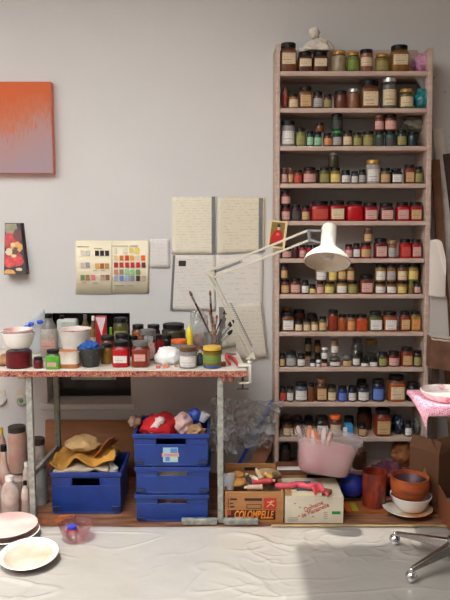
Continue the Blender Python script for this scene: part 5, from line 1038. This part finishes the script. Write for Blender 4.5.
# plate, white bowl, orange stained bowl
Yp = 3.2; X = xx(407.5, 508, Yp); rp2 = wpx(49, 509, Yp) / 2
lathe_thing('plate', 'white saucer plate with orange stains under the white bowl', 'plate', (X, Yp, .0145), [(rp2 * .55, 0), (rp2 * .7, .004), (rp2, .02), (rp2 * .99, .022), (rp2 * .66, .008), (0, .007)], ramp_mat('stained_saucer', [(.5, (222, 214, 200)), (.64, (206, 140, 90))], 6, .3, 2, coat=.3))
rb = wpx(41, 494, Yp) / 2; zq = .0145 + .0075; hb_ = zz(494, Yp) - zq
lathe_thing('bowl', 'deep white bowl on stained saucer holding an orange brown bowl', 'bowl', (xx(410.5, 505, Yp), Yp, zq), bowl_prof(rb, hb_, .005, .5, .6), M_white)
zo = zq + hb_ * .62; ho = zz(476, Yp) - zo; ro = wpx(38, 480, Yp) / 2
t = thing('bowl', 'orange brown stained bowl with dark dregs nested in the white bowl', 'bowl', (xx(409, 490, Yp), Yp, zo)); cc_ = (xx(409.5, 490, Yp), Yp, zo)
MB().lathe([(ro * .68, 0), (ro * .93, ho * .35), (ro * 1.0, ho * .72), (ro * .98, ho), (ro * .94, ho + .002), (ro * .9, ho * .8), (ro * .84, ho * .4), (0, ho * .3)], cc_, 36).build('bowl_body', ramp_mat('orange_stained_clay', [(.3, (110, 48, 22)), (.5, (166, 78, 32)), (.7, (186, 96, 44))], 7, .5, 5, (1, 1, 3)), t)
MB().lathe([(ro * .86, ho * .55), (ro * .895, ho * .86), (ro * .6, ho * .5), (0, ho * .46)], cc_, 30, caps=False).build('dregs', ramp_mat('dark_purple_dregs', [(.35, (40, 26, 34)), (.6, (84, 46, 60)), (.75, (120, 60, 50))], 16, .5), t)
p = on(384, 503, .0); loose('blue_cap', 'tiny blue cap on the board between mug and saucer', 'bead', MB().lathe([(.010, 0), (.010, .014), (0, .014)], (p.x, my + .03, zb), 16), mat('blue_cap_plastic', (60, 80, 170), .4), (p.x, my + .03, zb), 0)  # unclear blue spot, modelled as a small loose cap
# dark rags behind the bowls
c = at(388, 486, 3.42); loose('rag', 'dark purple rag heap behind the orange brown bowl', 'rag', MB().blob((c.x, 3.42, .085), (.11, .06, .1), 71, .4, 2.2, 4, flat=-.083), mat('dark_purple_rag', (60, 40, 50), .8, col2=(110, 44, 60), scale=10, bump=.5), (c.x, 3.42, 0), 0)

# cardboard boxes at right
Mc = mat('brown_cardboard', (104, 66, 40), .8, var=.18, scale=7)
Mcd = mat('cardboard_print', (180, 120, 78), .8, var=.2, scale=20)
c = at(440, 470, 3.38)
kx, ky = at(438.5, 470, 3.2).x, 3.2      # near corner
a1 = Vector((-.62, .78, 0)).normalized(); a2 = Vector((.8, .6, 0)).normalized()
K = Vector((kx, ky, 0)); L1, L2 = .17, .2; hz = zz(455, 3.2); P = [K, K + a1 * L1, K + a1 * L1 + a2 * L2, K + a2 * L2]
t = thing('cardboard_box', 'open brown cardboard box in the corner right of the shelves', 'box', (P[0] + P[2]) / 2)
mb = MB(); up = Vector((0, 0, hz)); cc4 = sum(P, Vector()) / 4
for i in range(4):
    a, b = P[i], P[(i + 1) % 4]; ia, ib2 = a + (cc4 - a).normalized() * .008, b + (cc4 - b).normalized() * .008
    mb.hexa([a + Vector((0, 0, .001)), b + Vector((0, 0, .001)), ib2 + Vector((0, 0, .001)), ia + Vector((0, 0, .001))], [a + up, b + up, ib2 + up, ia + up])
mb.hexa([p + Vector((0, 0, .001)) for p in P], [p + Vector((0, 0, .006)) for p in P]); mb.build('box_body', Mc, t, smooth=False)
for i, (tl_, out) in enumerate(((.12, .02), (.09, .05))):
    a, b = (P[0], P[1]) if i == 0 else (P[3], P[0]); n = (b - a).normalized().cross(Vector((0, 0, 1))) * (1 if i == 0 else 1)
    n = -n if n.dot(cc4 - a) > 0 else n
    q = [a + up, b + up, b + up + n * out * -1 + Vector((0, 0, .06)), a + up + n * out * -1 + Vector((0, 0, .06 if i == 0 else .05))]
    MB().add(q, [(0, 1, 2, 3)]).build('flap', Mc, t, solid=.004, smooth=False)
n1 = -(Vector((0, 0, 1)).cross(a1)).normalized(); n1 = -n1 if n1.dot(cc4 - K) > 0 else n1
tc_ = K + a1 * L1 * .45 + n1 * .001; MB().add([tc_ + a1 * -.05 + Vector((0, 0, hz * .3)), tc_ + a1 * .05 + Vector((0, 0, hz * .3)), tc_ + Vector((0, 0, hz * .72))], [(0, 1, 2), (2, 1, 0)]).build('printed_triangle', Mcd, t, smooth=False)
# low cardboard tray in front, its slanting side seen from the left
A = on(427.5, 497, 0); A = Vector((on(428, 500, 0).x, 3.27, 0)); Bq = Vector((at(452, 500, 2.98).x, 2.98, 0)) ; d = (Bq - A).normalized(); nn = Vector((-d.y, d.x, 0)); h0, h1_ = zz(478, 3.27), zz(500, 3.02)
t = thing('cardboard_tray', 'low cardboard tray with slanting side at the right frame edge', 'box', (A + Bq) / 2)
E = A + d * .31
MB().hexa([A + Vector((0, 0, .001)), E + Vector((0, 0, .001)), E + nn * .005 + Vector((0, 0, .001)), A + nn * .005 + Vector((0, 0, .001))], [A + Vector((0, 0, h0)), E + Vector((0, 0, .12)), E + nn * .005 + Vector((0, 0, .12)), A + nn * .005 + Vector((0, 0, h0))]).build('side_wall', mat('orange_brown_cardboard', (132, 74, 38), .8, var=.15, scale=8), t, smooth=False)
MB().hexa([A + nn * .006 + Vector((0, 0, .001)), E + nn * .006 + Vector((0, 0, .001)), E + nn * .3 + Vector((0, 0, .001)), A + nn * .16 + Vector((0, 0, .001))], [A + nn * .006 + Vector((0, 0, .006)), E + nn * .006 + Vector((0, 0, .006)), E + nn * .3 + Vector((0, 0, .006)), A + nn * .16 + Vector((0, 0, .006))]).build('tray_floor', Mc, t, smooth=False)
MB().hexa([A + nn * .006 + Vector((0, 0, .006)), A + nn * .16 + Vector((0, 0, .006)), A + nn * .16 + d * .005 + Vector((0, 0, .006)), A + nn * .006 + d * .005 + Vector((0, 0, .006))], [A + nn * .006 + Vector((0, 0, h0 * .8)), A + nn * .16 + Vector((0, 0, h0 * .8)), A + nn * .16 + d * .005 + Vector((0, 0, h0 * .8)), A + nn * .006 + d * .005 + Vector((0, 0, h0 * .8))]).build('end_wall', Mc, t, smooth=False)
c = A + d * .14 + nn * .1; loose('rag', 'grey rag lying in the low cardboard tray at right', 'rag', MB().blob(c + Vector((0, 0, .06)), (.09, .06, .055), 77, .4, 2.2, 4, flat=-.053), mat('grey_blue_rag', (110, 112, 116), .8, var=.4, scale=14, bump=.4), c, 0)

# ------------------------------------------------------------------ leaning things at right
def lean(label, tpx, bpx, w, th, m, Yt=3.70, Yb=3.6, name='plank', cat='plank'):
    a = at(*tpx, Yt); b = at(*bpx, Yb)
    return loose(name, label, cat, MB().beam(b, a, w, th), m, b, 0, None, 30)
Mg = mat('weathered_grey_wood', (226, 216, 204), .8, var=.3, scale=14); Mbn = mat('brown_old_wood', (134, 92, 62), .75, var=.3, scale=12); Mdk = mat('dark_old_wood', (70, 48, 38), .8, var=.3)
fl = lambda px, Y: (px, 300 + F * math.tan(math.atan(CH / Y) - PITCH))
def plank(label, tpx, tpy, bpx, pw, th, m, Yt, Yb):
    a = at(tpx, tpy, Yt); b = at(bpx, 400, Yb); b = Vector((b.x, Yb, .012)); w = wpx(pw, 200, 3.65)
    return loose('plank', label, 'plank', MB().beam(b, a, w, th), m, b, 0, 'planks leaning beside the shelves', 30)
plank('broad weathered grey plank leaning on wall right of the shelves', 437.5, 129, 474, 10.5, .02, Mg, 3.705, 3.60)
plank('reddish brown plank leaning between the shelf and grey plank', 435, 160, 460, 8.5, .018, Mbn, 3.665, 3.54)
plank('dark brown plank right of the grey plank at frame edge', 446.5, 154, 492, 6.5, .02, Mdk, 3.665, 3.53)
# curled white paper pinned on the planks, pale board under it, old brown box
Yq = 3.47
q = [at(428.5, 296, Yq), at(445.5, 298, Yq), at(446.5, 238, Yq), at(430, 240, Yq)]
def curl(u, v):
    p = q[0].lerp(q[1], u).lerp(q[3].lerp(q[2], u), v); k = max(0, u + v - 1.35) / .65
    return p + Vector((-.03 * k, -.05 * math.sin(k * 2.2) - .006 * math.sin(u * 3), -.05 * k * k))
t = loose('paper_sheet', 'curled white paper sheet hanging beside the lower planks', 'paper', MB().grid(curl, 20, 24), mat('warm_white_paper', (216, 206, 194), .8, var=.05, scale=6), q[0], .001)
a, b = at(427.5, 349, 3.5), at(447, 296, 3.5)
loose('pale_board', 'pale grey board below the curled white paper', 'board', MB().hexa([(a.x, 3.485, a.z), (a.x + .112, 3.485, a.z), (a.x + .112, 3.5, a.z), (a.x, 3.5, a.z)], [(a.x + .004, 3.485, b.z), (a.x + .085, 3.485, b.z), (a.x + .085, 3.5, b.z), (a.x + .004, 3.5, b.z)]), mat('pale_grey_board', (186, 178, 170), .8, var=.06, scale=6), a, 0, None, 30)
a, b = at(430, 372, 3.44), at(462, 337, 3.44)
t = thing('wooden_box', 'old brown wooden box with torn pale top edge, right of shelves', 'box', (b.x, 3.5, a.z))
MB().hexa([(a.x, 3.44, a.z + .02), (b.x + .2, 3.40, a.z - .03), (b.x + .2, 3.51, a.z - .03), (a.x, 3.51, a.z + .02)], [(a.x, 3.44, b.z), (b.x + .2, 3.40, b.z - .045), (b.x + .2, 3.51, b.z - .045), (a.x, 3.51, b.z)]).build('box_body', ramp_mat('old_brown_board', [(.3, (84, 56, 40)), (.6, (120, 82, 58)), (.75, (140, 104, 80))], 12, .8, 6), t, smooth=False)
MB().grid(lambda u, v: Vector((a.x + (b.x + .2 - a.x) * u, 3.434 - .04 * u + .08 * v, b.z + .004 - .045 * u + .012 * noise.noise(Vector((u * 9, v * 3, 1))) - (.014 if v == 0 else 0))), 30, 4).build('torn_edge', mat('torn_paper_edge', (206, 194, 178), .85, var=.15, scale=30), t, ang=180, solid=.004)
MB().box((a.x + .03, 3.48, .001), (a.x + .06, 3.51, a.z + .015)).build('leg', Mdk, t, smooth=False)
MB().box((b.x + .12, 3.47, .001), (b.x + .15, 3.50, a.z - .02)).build('leg', Mdk, t, smooth=False)

# plastic film, blue rod and brown board between table and shelves
def film(label, px, Y, seed, amp=.045):
    q = [at(x, y, Y) for x, y in px]
    t = thing('plastic_film', label, 'plastic film', (q[0] + q[1]) / 2)
    def fn(u, v):
        p = q[0].lerp(q[1], u).lerp(q[3].lerp(q[2], u), v); n_ = Vector((u * 4, v * 5, seed))
        return p + Vector((.02 * noise.noise(n_ + Vector((3, 0, 0))), amp * noise.noise(n_) + amp * 1.1 * abs(noise.noise(n_ * 2.3)) + amp * .5 * abs(noise.noise(n_ * 5)), .012 * noise.noise(n_ * 2)))
    MB().grid(fn, 36, 44).build('film', clear_mat('crinkled_film', tint=(244, 244, 244), milk=.36, milkcol=(232, 232, 232), rough=.1, gloss=1.2), t, ang=180); return t
film('crinkled clear plastic film hanging between the table and shelves', [(232, 446), (270, 449), (284, 402), (234, 400)], 3.5, 3)
film('narrow clear plastic film hanging beside the right table leg', [(206, 452), (237, 455), (232, 400), (214, 396)], 3.36, 9)
a, b = at(240, 462, 3.62), at(273.5, 400, 3.70)
a2_ = a + (a - b).normalized() * (a.z / max(.01, (b - a).normalized().z)) * .95
loose('blue_rod', 'thin blue strip leaning against the wall behind the clear film', 'rod', MB().beam(a2_, b, .02, .006), mat('blue_strip_plastic', (30, 70, 200), .4), a2_, 0, None, 30)
a, b = at(246, 490, 3.50), at(270, 437, 3.66); a.z = .02
loose('wooden_board', 'brown board leaning behind the lettered crate beside the shelf', 'board', MB().beam(a, b, .075, .03), ramp_mat('brown_leaning_wood', [(.3, (120, 70, 40)), (.7, (160, 100, 58))], 6, .6, 5), a, 0, None, 30)

# ------------------------------------------------------------------ floor plates and glass dish
def plate(label, cx, py, w, m, z=.012, rr=None):
    p = on(cx, py, z + .02); r = wpx(w, py, p.y) / 2
    return lathe_thing('plate', label, 'plate', (p.x, p.y, z), [(r * .62, 0), (r * .66, .003), (r * .97, .024), (r, .028), (r * .975, .03), (r * .68, .009), (r * .6, .006), (0, .006)], m, 'enamel plates on the floor', 48), p, r
Mpk = ramp_mat('pink_smeared_enamel', [(.35, (236, 176, 158)), (.5, (238, 206, 194)), (.65, (236, 222, 214))], 9, .3, 4, coat=.4)
Mpk2 = ramp_mat('rosy_enamel', [(.35, (222, 168, 160)), (.65, (228, 190, 182))], 6, .3, 4, coat=.4)
p = on(29, 556.5, .035); r = wpx(58.5, 552, p.y) / 2; PM = Matrix.Translation((p.x, p.y, .0235)) @ Matrix.Rotation(math.radians(5), 4, 'X')
o = thing('plate', 'front white enamel plate smeared with pink paint, tipped on the plate behind', 'plate', (p.x, p.y, .02), 'enamel plates on the floor')
MB().lathe([(r * .62, 0), (r * .66, .003), (r * .97, .024), (r, .028), (r * .975, .03), (r * .68, .009), (r * .6, .006), (0, .006)], M=PM, seg=48).build('plate_body', ramp_mat('pinkish_white_enamel', [(.35, (222, 196, 188)), (.6, (224, 212, 206))], 6, .3, 4, coat=.4), o)
MB().lathe([(r * .86, .0215), (r * .67, .0095), (r * .6, .0068), (0, .0064)], M=PM, seg=40, caps=False).build('paint_wash', ramp_mat('salmon_wash', [(.35, (228, 152, 130)), (.65, (226, 186, 172))], 7, .35, 4), o)
plate('white plate under the rosy plate at the left frame edge', 9, 532, 60, M_white, .012)
plate('rosy pink plate lying on a white plate at left frame edge', 7.5, 526, 59, Mpk2, .0405)
p = on(75.5, 543.5, .012); rd = wpx(34, 528, p.y) / 2; Yd = p.y + rd * .62; X = xx(75.5, 530, Yd); hd = .07
t = thing('glass_dish', 'pink tinted glass dish on the floor before the blue crate', 'dish', (X, Yd, .012))
MB().lathe([(rd * .6, .0), (rd * .7, .006), (rd * .95, hd * .8), (rd, hd), (rd * .97, hd), (rd * .9, hd * .78), (rd * .64, .009), (0, .008)], (X, Yd, .012), 40).build('dish_body', clear_mat('pink_glass', (240, 218, 220), milk=.06, milkcol=(220, 170, 176), gloss=.8), t)
t = thing('pigment_pot', 'small red pot with blue top lying in the glass dish', 'pot', (X - .012, Yd, .022))
MB().lathe([(.02, 0), (.026, .012), (.026, .03), (.02, .04)], (X - .016, Yd, .0215), 20).build('pot_body', mat('red_pot', (150, 30, 34), .4, var=.3, scale=50), t)
MB().lathe([(.021, .038), (.021, .052), (.012, .056), (0, .056)], (X - .016, Yd, .0215), 20).build('lid', mat('blue_pot_lid', (50, 60, 160), .4), t)

# ------------------------------------------------------------------ swivel stool with pink cloth and bowl
hub = on(456, 547, .10); hub = Vector((hub.x, hub.y, 0))
ST = Vector((.985, 2.78, 0)); st = thing('swivel_stool', 'swivel stool with chrome star base and ball casters at right edge', 'stool', hub)
zt_ = .685
MB().tube([hub + Vector((0, 0, .085)), hub + Vector((0, 0, .14))], .035, 20).build('hub', M_chrome, st)
MB().tube([hub + Vector((0, 0, .14)), hub + Vector((0, 0, .40)), Vector((ST.x, ST.y - .06, .60)), Vector((ST.x, ST.y - .06, zt_ - .03))], [.022, .018, .016, .03], 16).build('column', M_chrome, st)
a1_ = [on(394.5, 545.5, 0), on(411, 583, 0)]
ends = []
for k, p in enumerate(a1_): ends.append(Vector((p.x, p.y, 0)))
ang0 = math.atan2(ends[0].y - hub.y, ends[0].x - hub.x); R0 = (ends[0] - hub).length
for k in range(2, 5): a = ang0 + 2 * PI / 5 * k; ends.append(hub + Vector((R0 * math.cos(a), R0 * math.sin(a), 0)))
M_legc = mat('dull_chrome_leg', (168, 166, 162), .22, metal=1)
for e in ends:
    d = (e - hub).normalized(); n = Vector((-d.y, d.x, 0)); L_ = (e - hub).length
    def sec(s, w, zb_, zt2): c_ = hub + d * s; return [c_ - n * w + Vector((0, 0, zb_)), c_ + n * w + Vector((0, 0, zb_)), c_ + n * w * .6 + Vector((0, 0, zt2)), c_ - n * w * .6 + Vector((0, 0, zt2))]
    s0, s1 = sec(.03, .024, .088, .125), sec(L_ - .005, .011, .052, .068)
    mb = MB(); mb.add(s0 + s1, [(0, 1, 2, 3), (7, 6, 5, 4), (0, 4, 5, 1), (1, 5, 6, 2), (2, 6, 7, 3), (3, 7, 4, 0)]); lg = mb.build('leg', M_legc, st, bevel=.003)
    MB().blob(e + Vector((0, 0, .0285)), (.0245, .0245, .0245), 1, 0, 1, 3).tube([e + Vector((0, 0, .045)), e + Vector((0, 0, .062))], .007, 8).build('caster', M_chrome, lg, ang=180)
MB().box((ST.x - .17, ST.y - .15, zt_ - .03), (ST.x + .19, ST.y + .15, zt_)).build('seat', mat('pale_seat', (180, 150, 140), .6), st, bevel=.006)
# pink cloth draped over the seat, a corner hanging at front left
Mpc = ramp_mat('pink_patterned_cloth', [(.36, (214, 90, 130)), (.48, (236, 170, 188)), (.58, (240, 206, 214)), (.7, (230, 146, 170))], 130, .85, 3)
hx0, hx1, hy0, hy1 = ST.x - .178, ST.x + .198, ST.y - .158, ST.y + .158
def cloth(u, v):
    y = -.026 + .345 * v; x0 = -.018 - .062 * (1 - v) ** 2; x = x0 + (.43 - x0) * u            # metres from the seat's front left corner
    dx = max(0, -x) + max(0, x - .376); dy = max(0, -y) + max(0, y - .316)
    fall = math.hypot(dx, dy) if (dx and dy) else dx + dy
    if dx and dy and x < 0 and y < 0: fall = (dx + dy) * .95
    px_ = hx0 + min(max(x, 0), .376); py_ = hy0 + min(max(y, 0), .316)
    px_ += (-.18 * dx if x < 0 else .18 * dx) ; py_ += (-.18 * dy if y < 0 else .18 * dy)
    wv = .006 * math.sin(x * 60 + y * 30) * min(1, fall * 15) + .0022 * noise.noise(Vector((x * 25, y * 25, 3)))
    return Vector((px_ + (wv if y < 0 else 0), py_ + (wv if x < 0 else 0), zt_ + .004 + .0016 * noise.noise(Vector((x * 18, y * 18, 9))) - fall * .97))
loose('cloth', 'bright pink patterned cloth draped over the stool seat', 'cloth', MB().grid(cloth, 52, 46), Mpc, (ST.x, ST.y, zt_), .003)
zb = zt_ + .0078; p = on(453, 402.5, zb); rr = .112; Yb = on(448, 403.5, zb).y + rr * .78
X = at(447.5, 395, Yb).x
lathe_thing('bowl', 'shallow white bowl with pinkish outside on the pink cloth', 'bowl', (X, Yb, zb), [(rr * .78, 0), (rr * .86, .008), (rr * .98, .026), (rr, .032), (rr * .97, .033), (rr * .9, .022), (rr * .8, .011), (0, .010)], ramp_mat('white_bowl_with_flecks', [(.34, (206, 120, 136)), (.4, (226, 200, 196)), (.6, (236, 232, 224))], 22, .3, 4, coat=.3))

# ------------------------------------------------------------------ light
w = bpy.data.worlds.new('studio_sky'); SC.world = w; w.use_nodes = True
bg = w.node_tree.nodes['Background']; bg.inputs['Color'].default_value = (.945, .97, .98, 1); bg.inputs['Strength'].default_value = 5.7
sd = bpy.data.lights.new('sun', 'SUN'); sd.energy = 2.9; sd.angle = math.radians(.9); sd.color = (1, .97, .91)
so = bpy.data.objects.new('sun', sd); COL.objects.link(so); so.location = (2.5, 2, 5)
so.rotation_euler = SUN.to_track_quat('-Z', 'Y').to_euler()

# ------------------------------------------------------------------ camera
cd = bpy.data.cameras.new('camera'); cam = bpy.data.objects.new('camera', cd); COL.objects.link(cam)
cd.sensor_fit = 'VERTICAL'; cd.sensor_height = 36; cd.lens = 36 * F / 600
cam.location = (0, 0, CH); cam.rotation_euler = (PI / 2 - PITCH, 0, 0); SC.camera = cam
vs = SC.view_settings; vs.view_transform = 'Standard'; vs.look = 'None'; vs.gamma = 1; vs.use_curve_mapping = False; vs.exposure = 0.46
